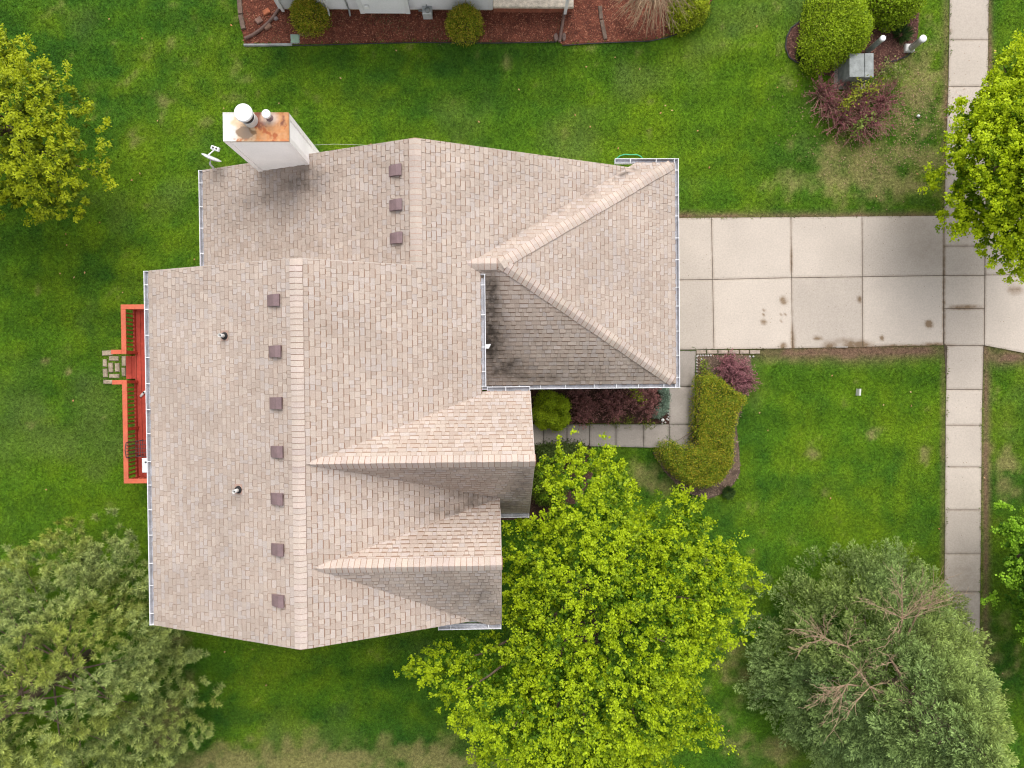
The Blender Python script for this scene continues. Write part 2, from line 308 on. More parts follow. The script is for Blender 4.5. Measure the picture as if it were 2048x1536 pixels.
# ------------------------------------------------------------------ concrete slabs
SPOT = [(1567, 601, 7, 8, 1.5), (1528, 620, 3, 3, 1.2), (1527, 630, 3, 3, 1.2), (1527, 644, 6, 5, 1.3), (1561, 629, 2.5, 2.5, 1.2), (1569, 629, 2.5, 2.5, 1.2), (1563, 641, 2.5, 2.5, 1.1), (1719, 599, 4, 7, 1.3), (1858, 648, 8, 7, 2.2), (1636, 677, 9, 4, 1.5),
        (1764, 676, 4, 5, 1.6), (1715, 690, 30, 9, 1.4), (1660, 690, 14, 8, 1.2), (1567, 692, 8, 7, 1.2), (1800, 692, 60, 4, 1.), (1870, 690, 30, 5, 1.2), (1855, 490, 50, 55, .22), (1830, 450, 60, 22, .2), (1930, 614, 34, 5, 1.1), (1930, 560, 40, 90, .1), (1930, 450, 50, 60, .2),
        (1888, 560, 4, 140, .7), (2030, 580, 16, 10, .9), (1585, 680, 5, 25, 1.), (1583, 520, 3, 30, .6), (1900, 62, 5, 5, .6), (1926, 1165, 40, 60, .3), (1926, 1230, 40, 40, .3), (1380, 800, 8, 60, .7), (1384, 870, 9, 30, .8), (1370, 770, 30, 40, .25), (1300, 870, 40, 20, .2), (1240, 855, 100, 6, .3), (1690, 682, 30, 6, .7)]  # concrete stains, and the hedge's shade painted as streaks on the path
def stain_shade_at(x, y, Ls, z=.03):
    s = np.zeros(np.shape(x))
    for u, v, ru, rv, a in Ls:
        cx, cy = U(u, v, z); s = np.maximum(s, a*np.exp(-((((x-cx)/(ru*.0159))**2+((y-cy)/(rv*.0159))**2)**1.5)))
    return s
def slab(px, top, m, parent, thick=.12, gap=.0085, name='concrete_slab', cell=.07):
    P = [np.array(U(a, b, top)) for a, b in px]
    if len(P) == 5: P = [P[0], P[1], P[2], P[4]]
    cen = sum(P)/4; P = [p+np.array([math.copysign(gap, cen[0]-p[0]), math.copysign(gap, cen[1]-p[1])]) for p in P]
    nu = max(2, int(np.hypot(*(P[1]-P[0]))/cell)); nv = max(2, int(np.hypot(*(P[3]-P[0]))/cell))
    a, b = np.meshgrid(np.linspace(0, 1, nu+1), np.linspace(0, 1, nv+1), indexing='ij'); a = a[..., None]; b = b[..., None]
    G = (P[0]*(1-a)+P[1]*a)*(1-b)+(P[3]*(1-a)+P[2]*a)*b
    g = G.reshape(-1, 2); st = stain_shade_at(g[:, 0], g[:, 1], SPOT)
    e = np.zeros((nu+1, nv+1)); e[[0, -1], :] = 1; e[:, [0, -1]] = 1
    dz = random.uniform(-.004, .004)
    V = np.column_stack([g, top+dz-.006*e.ravel()]); I = np.arange((nu+1)*(nv+1)).reshape(nu+1, nv+1)
    F = [tuple(q) for q in np.stack([I[:-1, :-1], I[:-1, 1:], I[1:, 1:], I[1:, :-1]], -1).reshape(-1, 4)]
    ring = list(I[:, 0])+list(I[-1, 1:])+list(I[-2::-1, -1])+list(I[0, -2:0:-1]); nb = len(V)
    V = np.vstack([V, np.column_stack([V[ring][:, :2], np.full(len(ring), top-thick)])]); L = len(ring)
    F += [(ring[i], nb+i, nb+(i+1) % L, ring[(i+1) % L]) for i in range(L)]
    st = np.concatenate([st, np.full(L, .8)])
    st = np.clip(st+np.concatenate([e.ravel()*.35, np.zeros(L)]), 0, 2)
    return obj(name, mesh_np(name, V, F, None, m, extra={'blotch': st}), parent)
def sheet(name, px, z, m, parent=None, **kw):
    P = UP(px, z); return obj(name, mesh_np(name, [(x, y, z) for x, y in P], [tuple(range(len(P)-1, -1, -1))], None, m), parent, **kw)
drive = sheet('driveway', [(1330, 436), (1888, 431.5), (1970, 431), (2110, 421), (2110, 716), (2040, 701.5), (1969, 690), (1887, 690), (1330, 699)], .012, M['joint'], kind='structure')
for q in drive_px+apron_px: slab(q, .035, M['conc'], drive)
side = sheet('sidewalk', [(wl_x(v)[0], v) for v in walkline]+[(wl_x(v)[1], v) for v in walkline[::-1]], .008, M['joint'], kind='structure')
for q in walk_px: slab(q, .033, M['conc'], side)
path = sheet('garden_path', [(1041, 849), (1331, 849), (1331, 702), (1391, 702), (1388, 896), (1041, 889)], .006, M['joint'], kind='structure')
for q in path_px: slab(q, .05, M['walk'], path)
pv = empty('paver_landing', (*U(228, 735), 0), kind='structure')
for u, v, a, b in paver_px:
    x, y = U(u, v, .03); t = random.uniform(-.05, .05); g = random.uniform(.85, 1.15)
    MB().box(-a*.0079, a*.0079, -b*.0079, b*.0079, -.05, random.uniform(.034, .044), (.36*g, .29*g, .21*g), .02).obj('paver_stone', M['stone'], pv, loc=(x, y, 0), rz=t)

# ------------------------------------------------------------------ the house
house = empty('house', (-3, 0, 0), 'beige shingled split-level house with white gutters and attached garage', 'house')
MS, XR, ZR = .4333, -4.381, 6.508            # main pitch, ridge x, ridge z
YN, YS, YU, XU, ZU = 2.62, -6.18, 5.67, -1.807, 5.393
GE, GYN, GYS, GXE, GR, GZ, GAX = 2.86, 5.82, -.32, 5.11, 2.74, 4.86, .244
YA, ZA, XA, Y2, Z2, X2 = -2.0, 6.44, .935, -4.37, 6.39, .15
SAN, SAS, S2N, S2S = 1.15, 1.63, 1.52, .86
pl_main_r = lambda x, y: ZR-MS*(x-XR)
pl_main_l = lambda x, y: ZR+MS*(x-XR)
pl_up_l = lambda x, y: ZU+MS*(x-XU)
SGN, SGS, SGE = (GZ-GE)/(GYN-GR), (GZ-GE)/(GR-GYS), (GZ-GE)/(GXE-GAX)
pl_gn = lambda x, y: GZ-SGN*(y-GR)
pl_gs = lambda x, y: GZ+SGS*(y-GR)
pl_ge = lambda x, y: GZ-SGE*(x-GAX)
pl_an = lambda x, y: ZA-SAN*(y-YA)
pl_as = lambda x, y: ZA+SAS*(y-YA)
pl_2n = lambda x, y: Z2-S2N*(y-Y2)
pl_2s = lambda x, y: Z2+S2S*(y-Y2)
mx = lambda z: XR+(ZR-z)/MS               # x on the main right slope at height z
GRW = mx(GZ)
vx = 4.02; vy = GR+(GZ-pl_main_r(vx, 0))/SGN   # foot of the valley beside the garage
XG = -.29
ANE, ASE, S2E = -.45, -3.74, -6.33        # eave y of the front gables
PLANES = [
 ('l', pl_main_l, (-1, 0), MS, [(XR, YN), (-8.48, YN), (-8.48, YS), (XR, YS)]),
 ('r', pl_main_r, (1, 0), MS, [(XR, YS), (mx(pl_2s(0, YS)), YS), (mx(Z2), Y2), (X2, Y2+(Z2-pl_main_r(X2, 0))/S2N), (X2, YA-(ZA-pl_main_r(X2, 0))/SAS), (mx(ZA), YA), (XG, YA+(ZA-pl_main_r(XG, 0))/SAN),
                              (XG, 2.52), (GRW, GR), (vx, min(vy, YU)), (3.6, YU), (XU, YU), (XU, YN), (XR, YN)]),
 ('u', pl_up_l, (-1, 0), MS, [(XU, YU), (-7.911, YU), (-7.911, YN-.25), (XU, YN-.25)]),
 ('gn', pl_gn, (0, 1), SGN, [(GRW, GR), (GAX, GR), (GXE, GYN), (vx, GYN)]),
 ('ge', pl_ge, (1, 0), SGE, [(GAX, GR), (GXE, GYS), (GXE, GYN)]),
 ('gs', pl_gs, (0, -1), SGS, [(GAX, GR), (GRW, GR), (-.6, GR), (-.6, GYS), (GXE, GYS)]),
 ('an', pl_an, (0, 1), SAN, [(mx(ZA), YA), (XA, YA), (XA, ANE), (XG-.02, ANE)]),
 ('as', pl_as, (0, -1), SAS, [(XA, YA), (mx(ZA), YA), (X2-.02, YA-(ZA-pl_main_r(X2, 0))/SAS), (X2-.02, ASE), (XA, ASE)]),
 ('2n', pl_2n, (0, 1), S2N, [(mx(Z2), Y2), (X2, Y2), (X2, Y2+(Z2-pl_main_r(X2, 0))/S2N)]),
 ('2s', pl_2s, (0, -1), S2S, [(X2, Y2), (mx(Z2), Y2), (mx(pl_2s(0, S2E)), S2E), (X2, S2E)])]
ROOF_BLOBS = {'u': [(612, 362, 55, 26, .62), (560, 395, 120, 22, .34), (480, 420, 90, 16, .2), (660, 345, 50, 20, .3), (470, 480, 60, 14, .12)],  # darker blobs on the upper left slope below the chimney
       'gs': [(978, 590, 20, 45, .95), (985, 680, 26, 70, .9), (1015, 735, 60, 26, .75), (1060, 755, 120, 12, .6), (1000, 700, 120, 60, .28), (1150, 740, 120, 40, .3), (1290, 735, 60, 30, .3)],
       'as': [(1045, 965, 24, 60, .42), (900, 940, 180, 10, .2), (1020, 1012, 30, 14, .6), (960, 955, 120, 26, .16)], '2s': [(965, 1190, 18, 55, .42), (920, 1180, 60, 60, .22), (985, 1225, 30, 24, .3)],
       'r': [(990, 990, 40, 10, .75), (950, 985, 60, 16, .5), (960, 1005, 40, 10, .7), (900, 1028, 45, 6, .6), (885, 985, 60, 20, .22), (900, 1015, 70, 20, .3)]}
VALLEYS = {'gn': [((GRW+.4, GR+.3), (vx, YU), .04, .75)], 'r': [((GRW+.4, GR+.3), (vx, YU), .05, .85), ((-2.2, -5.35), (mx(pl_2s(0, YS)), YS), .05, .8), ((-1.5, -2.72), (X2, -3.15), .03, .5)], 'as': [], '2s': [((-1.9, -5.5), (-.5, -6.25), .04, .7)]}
PAL = np.array([(.47, .388, .33), (.50, .432, .395), (.51, .43, .37), (.435, .348, .29), (.485, .428, .40), (.455, .37, .31)]); PW = [.30, .14, .2, .10, .12, .14]
EXPO = .127
def clip_rect(P, x0, x1, y0, y1):
    for ax, lim, sg in ((0, x0, 1), (0, x1, -1), (1, y0, 1), (1, y1, -1)):
        if not P: return P
        Q = []
        for i in range(len(P)):
            a, b = P[i-1], P[i]; da = sg*(a[ax]-lim); db = sg*(b[ax]-lim)
            if (da >= 0) != (db >= 0):
                t = da/(da-db); Q.append((a[0]+(b[0]-a[0])*t, a[1]+(b[1]-a[1])*t))
            if db >= 0: Q.append(b)
        P = Q
    return P
def area(P): return .5*abs(sum(P[i-1][0]*P[i][1]-P[i][0]*P[i-1][1] for i in range(len(P))))
tabs = []
roofV = []; roofF = []
for key, fz, dn, s, poly in PLANES:
    # deck under the shingles
    Pt = [(x, y, fz(x, y)-.012) for x, y in poly]; n = len(Pt); b0 = len(roofV)
    roofV += Pt+[(x, y, z-.14) for x, y, z in Pt]
    roofF += [tuple(b0+i for i in range(n)), tuple(b0+n+i for i in range(n-1, -1, -1))]+[(b0+i, b0+n+i, b0+n+(i+1) % n, b0+(i+1) % n) for i in range(n)]
    # coordinates: hu along the course, hv down the slope (both horizontal)
    hu = (-dn[1], dn[0]); loc = [(x*hu[0]+y*hu[1], x*dn[0]+y*dn[1]) for x, y in poly]
    u0, u1 = min(p[0] for p in loc), max(p[0] for p in loc); v0, v1 = min(p[1] for p in loc), max(p[1] for p in loc)
    if sum(loc[i-1][0]*loc[i][1]-loc[i][0]*loc[i-1][1] for i in range(n)) < 0: loc = loc[::-1]
    e = EXPO/math.sqrt(1+s*s); nc = int(math.ceil((v1-v0)/e)); top = v1-nc*e
    for k in range(nc):
        a, b = top+k*e, top+(k+1)*e; band = clip_rect(loc, u0-1, u1+1, a, b)
        if len(band) < 3: continue
        u = u0-random.uniform(0, .3); raised = False; wob = random.uniform(-.004, .004)
        while u < u1:
            wd = random.choice((.085, .12, .15, .18, .22))*random.uniform(.85, 1.15); raised = not raised
            P = clip_rect(band, u+.0025, u+wd-.0025, a, b+wob); u += wd
            if len(P) < 3 or area(P) < 2e-4: continue
            t = random.uniform(.013, .019) if raised else random.uniform(.005, .008)
            w_ = [(p[0]*hu[0]+p[1]*dn[0], p[0]*hu[1]+p[1]*dn[1]) for p in P]
            zt = [fz(x, y)+.001+t*(p[1]-a)/(b-a)*math.sqrt(1+s*s) for (x, y), p in zip(w_, P)]
            ci = rng.choice(6, p=PW); col = (PAL[ci]*.66+PAL.mean(0)*.34)*random.uniform(.86, .96)*np.array((1.03, 1.015, 1.0))
            m = len(P); V = [(x, y, z) for (x, y), z in zip(w_, zt)]; Fq = [tuple(range(m))]; Cc = [tuple(col)]*m
            bc = (.31, .205, .15) if raised else (.33, .245, .195)
            for i in range(m):
                j = (i+1) % m; lim = b+min(wob, 0)-1e-6; low = P[i][1] > lim and P[j][1] > lim; fl = .019 if low and raised else (.007 if low else 0)
                q = len(V); xi, yi = w_[i]; xj, yj = w_[j]
                bi = (xi+dn[0]*fl, yi+dn[1]*fl); bj = (xj+dn[0]*fl, yj+dn[1]*fl)
                V += [V[i], V[j], (bj[0], bj[1], fz(*bj)+(.0035 if low else -.006)), (bi[0], bi[1], fz(*bi)+(.0035 if low else -.006))]; Fq.append((q, q+3, q+2, q+1)); Cc += [bc]*4
            cx = sum(p[0] for p in w_)/m; cy = sum(p[1] for p in w_)/m
            tabs.append((key, fz, V, Fq, Cc, area(P)/(CAMH-fz(cx, cy))**2))
tabs.sort(key=lambda t: -t[5])
def roof_blotch(key, fz, V):
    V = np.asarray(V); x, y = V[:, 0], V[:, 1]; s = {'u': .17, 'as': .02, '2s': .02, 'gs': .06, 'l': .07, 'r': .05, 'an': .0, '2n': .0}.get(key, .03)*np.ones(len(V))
    for u, v, ru, rv, a in ROOF_BLOBS.get(key, []):
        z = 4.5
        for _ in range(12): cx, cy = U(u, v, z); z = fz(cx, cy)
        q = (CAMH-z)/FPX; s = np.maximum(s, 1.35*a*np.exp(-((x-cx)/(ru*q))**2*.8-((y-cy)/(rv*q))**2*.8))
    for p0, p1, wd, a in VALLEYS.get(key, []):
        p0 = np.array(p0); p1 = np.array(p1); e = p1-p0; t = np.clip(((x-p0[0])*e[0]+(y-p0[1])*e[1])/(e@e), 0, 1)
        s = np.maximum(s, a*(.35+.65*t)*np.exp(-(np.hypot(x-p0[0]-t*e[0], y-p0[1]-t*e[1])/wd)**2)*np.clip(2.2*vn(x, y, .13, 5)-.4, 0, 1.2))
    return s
roof = obj('roof', mesh_np('roof', roofV, roofF, None, M['deckwood_under']), house)
SN = 300
for key, fz, V, Fq, Cc, _ in tabs[:SN]:
    obj('shingle', mesh_np('shingle', V, Fq, Cc, M['shingle'], extra={'blotch': roof_blotch(key, fz, V)}), roof)
bv = []; bf = []; bc = []; bs = []; off = 0
bykey = {}
for t in tabs[SN:]: bykey.setdefault(t[0], []).append(t)
for key, Ls in bykey.items():
    vv = []
    for _, fz, V, Fq, Cc, _a in Ls:
        bf += [tuple(off+i for i in f) for f in Fq]; vv += V; bc += Cc; off += len(V)
    bv += vv; bs.append(roof_blotch(key, Ls[0][1], vv))
tag(obj('shingle_courses', mesh_np('shingle_courses', bv, bf, bc, M['shingle'], extra={'blotch': np.concatenate(bs)}), roof), kind='stuff')

def ridge_caps(p0, p1, fa, fb, half=.145, step=.132, soot=0.):
    p0 = np.array(p0, float); p1 = np.array(p1, float); L = np.hypot(*(p1-p0)); t = (p1-p0)/L; nrm = np.array([-t[1], t[0]]); k = int(L/step)
    step = L/k; of = np.array([-1, -.7, -.35, 0, .35, .7, 1])*half
    for i in range(k):
        V = []; a0, a1 = i*step, (i+1)*step+.012; h0 = .030+random.uniform(0, .002); col = np.array((.51, .425, .37))*random.uniform(.88, 1.02)*np.array((1, random.uniform(.985, 1.01), random.uniform(.97, 1.02)))
        of2 = of+random.uniform(-.006, .006)
        for a, h in ((a0, h0+.012), (a1, h0-.002)):
            for o in of2:
                q = p0+t*a+nrm*o; z = min(fa(*q), fb(*q))-.10*max(0, .06-abs(o))/1.+h; V.append((q[0], q[1], z))
        F = [(j, j+1, 8+j, 7+j) for j in range(6)]; Cc = [tuple(col)]*14
        B = len(V)
        V += V[:7]+[(x-t[0]*.02, y-t[1]*.02, z-.022) for x, y, z in V[:7]]; F += [(B+j, B+7+j, B+8+j, B+j+1) for j in range(6)]; Cc += [(.33, .20, .145)]*14
        for sgn, e0, e1 in ((1, 0, 7), (-1, 6, 13)):
            B = len(V); V += [V[e0], V[e1], (V[e1][0], V[e1][1], V[e1][2]-.03), (V[e0][0], V[e0][1], V[e0][2]-.03)]; F.append((B, B+1, B+2, B+3)); Cc += [(.3, .2, .15)]*4
        st = np.full(len(V), soot)
        obj('ridge_cap', mesh_np('ridge_cap', V, F, Cc, M['shingle'], extra={'blotch': st}), roof)
ridge_caps((XR, YS+.02), (XR, YN-.02), pl_main_l, pl_main_r)
ridge_caps((XU, YU-.02), (XU, YN-.05), pl_up_l, pl_main_r)
ridge_caps((XA+.01, YA), (mx(ZA)+.1, YA), pl_an, pl_as)
ridge_caps((X2+.01, Y2), (mx(Z2)+.1, Y2), pl_2n, pl_2s)
ridge_caps((GAX-.12, GR), (GRW-.08, GR), pl_gn, pl_gs)
ridge_caps((GXE-.1, GYN-.07), (GAX, GR), pl_gn, pl_ge)
ridge_caps((GXE-.1, GYS+.07), (GAX, GR), pl_gs, pl_ge)

# walls
def wallbox(poly, z0, z1):
    MB().prism(poly, z0, z1).obj('wall', M['siding'], house)
wallbox([(-8.15, -5.85), (-.65, -5.85), (-.65, 2.3), (-8.15, 2.3)], -.1, 4.55)
wallbox([(-7.6, 2.32), (-1, 2.32), (-1, 5.35), (-7.6, 5.35)], -.1, 2.8)
wallbox([(-.63, .05), (4.75, .05), (4.75, 5.45), (-.98, 5.45), (-.98, 2.32), (-.63, 2.32)], -.1, 2.8)
wallbox([(-.63, -3.4), (.55, -3.4), (.55, -.75), (-.63, -.75)], -.1, 3.5)
wallbox([(-.64, -5.9), (-.12, -5.9), (-.12, -3.42), (-.64, -3.42)], -.1, 4.4)
def gable_wall(pts): # vertical triangular infill
    mb = MB(); n = len(pts); 
    return pts
for x, ya, za, yb, zb, yc, zc in ((.5, ANE-.1, 4.6, YA, ZA-.2, ASE+.12, 3.6), (-.15, -3.5, 5.0, Y2, Z2-.2, S2E+.12, 4.7)):
    MB().add([(x, yc, 2.5), (x, ya, 2.5), (x, ya, za), (x, yb, zb), (x, yc, zc), (x-.12, yc, 2.5), (x-.12, ya, 2.5), (x-.12, ya, za), (x-.12, yb, zb), (x-.12, yc, zc)],
             [(0, 1, 2, 3, 4), (9, 8, 7, 6, 5)]+[(i, 5+i, 5+(i+1) % 5, (i+1) % 5) for i in range(5)]).obj('gable_wall', M['siding'], house)
for y, xs, zs in ((YN-.3, (-8.15, XR, -.65), (4.6, ZR-.2, 4.7)), (YS+.3, (-8.15, XR, -.65), (4.6, ZR-.2, 4.7)), (YU-.3, (-7.6, XU, 4.0), (2.75, ZU-.2, 2.75))):
    MB().add([(xs[0], y, 2), (xs[2], y, 2), (xs[2], y, zs[2]), (xs[1], y, zs[1]), (xs[0], y, zs[0])]+[(xs[0], y+.1, 2), (xs[2], y+.1, 2), (xs[2], y+.1, zs[2]), (xs[1], y+.1, zs[1]), (xs[0], y+.1, zs[0])],
             [(0, 1, 2, 3, 4), (9, 8, 7, 6, 5)]+[(i, 5+i, 5+(i+1) % 5, (i+1) % 5) for i in range(5)]).obj('gable_wall', M['siding'], house)
# rake boards (white trim under the sloping roof edges)
def rake(p0, p1, fz, inn):
    a = np.array(p0); b = np.array(p1); o = np.array(inn)*.03
    V = []
    for q in (a, b):
        for w_, dz in ((0, -.03), (0, -.2), (1, -.2), (1, -.03)):
            r = q+o*w_+np.array(inn)*.004; V.append((r[0], r[1], fz(*q)+dz))
    MB().add(V, [(0, 1, 2, 3), (7, 6, 5, 4), (0, 4, 5, 1), (1, 5, 6, 2), (2, 6, 7, 3), (3, 7, 4, 0)]).obj('rake_board', M['rake'], house)
OUT = .036
for (p0, p1, fz, d) in (((-8.48, YN), (XR, YN), pl_main_l, (0, 1)), ((XR, YN), (XU, YN), pl_main_r, (0, 1)), ((-8.48, YS), (XR, YS), pl_main_l, (0, -1)), ((XR, YS), (-1.4, YS), pl_main_r, (0, -1)),
                        ((-7.9, YU), (XU, YU), pl_up_l, (0, 1)), ((XU, YU), (3.6, YU), pl_main_r, (0, 1)), ((XA, ANE), (XA, YA), pl_an, (1, 0)), ((XA, YA), (XA, ASE), pl_as, (1, 0)), ((X2, -3.4), (X2, Y2), pl_2n, (1, 0)), ((X2, Y2), (X2, S2E), pl_2s, (1, 0))):
    rake(p0, p1, fz, (d[0]*.4, d[1]*.4))

# gutters
hang_mesh = MB().box(-.009, .009, 0, .112, -.012, .004).mesh('hanger', M['white'])
def gutter(p0, p1, out, z, skip=.62):
    """open K-style trough; out = horizontal unit vector away from the roof"""
    p0 = np.array(p0, float); p1 = np.array(p1, float); L = np.hypot(*(p1-p0)); t = (p1-p0)/L; o = np.array(out, float)
    mb = MB()
    def strip(prof, close):
        V = [(*(q+o*d), z+h) for q in (p0, p1) for d, h in prof]; n = len(prof)
        return V, [(i, (i+1) % n, n+(i+1) % n, n+i) for i in range(n if close else n-1)]
    shell = [(-.02, .0), (-.02, -.105), (.075, -.105), (.112, -.03), (.112, .006), (.096, .006), (.096, -.02), (.07, -.09), (-.012, -.09), (-.012, .0)]
    V, F = strip(shell, True); mb.add(V, F)
    for q, sgn in ((p0, 1), (p1, -1)):
        V = [(*(q+o*d+t*sgn*w_), z+h) for w_ in (0, .012) for d, h in ((-.021, .005), (-.021, -.107), (.077, -.107), (.12, -.03), (.12, .007))]
        mb.add(V, [(0, 1, 2, 3, 4), (9, 8, 7, 6, 5)]+[(i, 5+i, 5+(i+1) % 5, (i+1) % 5) for i in range(5)])
    g = mb.obj('gutter', M['gutter'], house)
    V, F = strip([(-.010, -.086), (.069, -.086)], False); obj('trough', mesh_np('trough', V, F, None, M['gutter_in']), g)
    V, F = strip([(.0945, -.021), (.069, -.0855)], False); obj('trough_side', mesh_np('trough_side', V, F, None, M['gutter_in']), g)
    rz = math.atan2(-o[0], o[1]); k = max(1, int(L/skip))
    for i in range(k):
        q = p0+t*(L*(i+.5+random.uniform(-.12, .12))/k); obj('hanger', hang_mesh, g, (q[0], q[1], z), rz)
    return g
gutter((-8.49, YN), (-8.49, YS), (-1, 0), pl_main_l(-8.48, 0)-.005)
gutter((-7.92, YU), (-7.92, YN-.2), (-1, 0), pl_up_l(-7.911, 0)-.005)
gutter((XG+.01, 2.5), (XG+.01, ANE+.13), (1, 0), pl_main_r(XG, 0)-.005)
gutter((XG+.15, ANE+.01), (XA, ANE+.01), (0, 1), pl_an(0, ANE)-.005)
gutter((GXE+.01, GYN+.12), (GXE+.01, GYS-.12), (1, 0), GE-.005)
gutter((3.45, GYN+.01), (GXE+.005, GYN+.01), (0, 1), GE-.005)
gutter((-.3, GYS-.01), (GXE+.005, GYS-.01), (0, -1), GE-.005)
gutter((X2+.02, ASE-.01), (XA, ASE-.01), (0, -1), pl_as(0, ASE)-.005)
MB().box(-1.42, X2-.02, S2E+.012, YS+.25, pl_2s(0, S2E)-.2, pl_2s(0, S2E)-.16).obj('soffit', M['white'], house)
gutter((-1.44, S2E-.01), (X2, S2E-.01), (0, -1), pl_2s(0, S2E)-.005)
x, y = U(968, 693, 4.55); MB().add([(x-.06, y-.05, 4.45), (x+.12, y-.05, 4.40), (x+.17, y+.07, 4.40), (x-.06, y+.05, 4.45), (x-.06, y-.05, 4.52), (x+.12, y-.05, 4.47), (x+.17, y+.05, 4.47), (x-.06, y+.05, 4.52)],
    [(0, 3, 2, 1), (4, 5, 6, 7), (0, 1, 5, 4), (1, 2, 6, 5), (2, 3, 7, 6), (3, 0, 4, 7)]).obj('downspout_elbow', M['white'], house)

# roof vents, plumbing vents
def on_plane(u, v, fz):
    z = 5.
    for _ in range(30): x, y = U(u, v, z); z = fz(x, y)
    return x, y, z
def roof_vent(u, v, fz, s):
    x, y, z = on_plane(u, v, fz); x += .02; a, b = .165, .132
    mb = MB(); t = random.uniform(-.02, .02)
    prof = [(-1, .035), (-.6, .085), (.2, .125), (1, .105)]
    V = [(x+a*p*(1 if s > 0 else 1), y+b*q*(1+.03*p), z+s*MS*a*p+h) for p, h in prof for q in (-1, 1)]
    V2 = [(X_, Y_, z+s*MS*(X_-x)+.012) for X_, Y_, _ in V]
    n = len(V); F = [(0, 2, 3, 1), (2, 4, 5, 3), (4, 6, 7, 5)]
    ring = [0, 2, 4, 6, 7, 5, 3, 1]; F += [(ring[i], n+ring[i], n+ring[(i+1) % 8], ring[(i+1) % 8]) for i in range(8)]
    o = mb.add(V+V2, F).obj('roof_vent', M['vent'], house)
    fb = MB().add([(x+p*.2, y+q*.17, z+s*MS*p*.2+.022) for p, q in ((-1, -1), (1, -1), (1, 1), (-1, 1))]+[(x+p*.2, y+q*.17, z+s*MS*p*.2+.002) for p, q in ((-1, -1), (1, -1), (1, 1), (-1, 1))], [(0, 1, 2, 3), (0, 4, 5, 1), (1, 5, 6, 2), (2, 6, 7, 3), (3, 7, 4, 0)])
    fb.box(x-.13, x+.13, y-.125, y+.125, z-.05, z+.03); fb.obj('vent_throat', M['black'], o) if False else None
for u, v in ((789, 342), (790, 411), (791, 477)): roof_vent(u, v, pl_up_l, 1)
for u, v in ((546, 601), (549, 703), (551, 806), (553, 903), (553, 997), (554, 1098), (555, 1200)): roof_vent(u, v, pl_main_l, 1)
for u, v in ((450, 672), (478, 979)):
    x, y, z = on_plane(u, v, pl_main_l)
    p = MB().lathe([(.042, z), (.042, z+.34), (.034, z+.34), (.034, z+.2)], x, y, 16).obj('vent_pipe', M['pvc'], house, True)
    MB().lathe([(.10, z-.03), (.085, z+.06), (.055, z+.11), (.044, z+.12)], x, y, 18).obj('rubber_boot', M['black'], p, True)
    MB().lathe([(.033, z+.19), (.033, z+.215)], x, y, 12).obj('pipe_bore', M['black'], p)
    q = [(x-.11, y-.11), (x+.09, y-.11), (x+.09, y+.13), (x-.11, y+.13)]
    MB().prism(q, [pl_main_l(*k)-.005 for k in q], [pl_main_l(*k)+.021 for k in q], (.40, .27, .22)).obj('flashing', M['attr'], p)

# chimney chase
cx0, cx1, cy0, cy1, cz = -6.10, -4.67, 5.43, 6.02, 5.97
mb = MB(); lap = .11; z = 0.; 
def ring(ex, z): return [(cx0-ex, cy0-ex, z), (cx1+ex, cy0-ex, z), (cx1+ex, cy1+ex, z), (cx0-ex, cy1+ex, z)]
V = []; F = []; z = -.1
while z < cz-.02:
    z2 = min(z+lap, cz); b = len(V); V += ring(.026, z)+ring(.0, z2); F += [(b+i, b+(i+1) % 4, b+4+(i+1) % 4, b+4+i) for i in range(4)]+[(b+3, b+2, b+1, b)]; z = z2
chim = mb.add(V, F).obj('chimney', M['siding'], house)
for x, y in ((cx0, cy0), (cx1, cy0), (cx1, cy1), (cx0, cy1)):
    sx = 1 if x < -5 else -1; sy = 1 if y < 5.7 else -1
    e = .034; X0, X1 = sorted((x-sx*e, x+sx*.09)); Y0, Y1 = sorted((y-sy*e, y+sy*.09)); MB().box(X0, X1, Y0, Y1, -.1, cz-.005).obj('corner_post', M['siding'], chim)
# rusted metal cap
def rust_mat():
    m = bpy.data.materials.new('rusted_cap'); m.use_nodes = True; T = m.node_tree; N = T.nodes; L = T.links; b = N['Principled BSDF']
    a = N.new('ShaderNodeAttribute'); a.attribute_name = 'Col'; L.new(a.outputs['Color'], b.inputs['Base Color'])
    r = N.new('ShaderNodeAttribute'); r.attribute_name = 'wet'; mr = N.new('ShaderNodeMapRange'); mr.inputs[3].default_value = .7; mr.inputs[4].default_value = .06; L.new(r.outputs['Fac'], mr.inputs[0]); L.new(mr.outputs[0], b.inputs['Roughness'])
    return m
gxn, gyn = 96, 42
gx = np.linspace(cx0-.035, cx1+.035, gxn); gy = np.linspace(cy0-.035, cy1+.035, gyn); X, Y = np.meshgrid(gx, gy, indexing='ij'); x = X.ravel(); y = Y.ravel()
fx, fy, sx_, sy_ = -5.50, 5.87, -5.07, 5.93
r2 = np.hypot((x-sx_)/1.15, y-sy_); nz = fbm(x, y, .22, 2, 4); nf = fbm(x, y, .08, 6, 3)
sm = lambda v, w_=.06: np.clip(v/w_+.5, 0, 1)
c = np.tile(np.array((.70, .68, .63)), (len(x), 1)); n3 = fbm(x, y, .05, 10, 2)
c = mixc(c, (.74, .50, .30), sm((x+5.88)+(nz-.5)*.5, .12)*.85)
c = mixc(c, (.62, .27, .09), sm((x+5.45)+(nz-.5)*.5, .08)*(.6+.5*nf))
c = mixc(c, (.46, .13, .035), sm(.30-np.abs(r2-.34)*1.4+(nz-.62)*.8-.12, .05)*(x > -5.5)*sm(5.80-y+(nz-.5)*.3, .1))
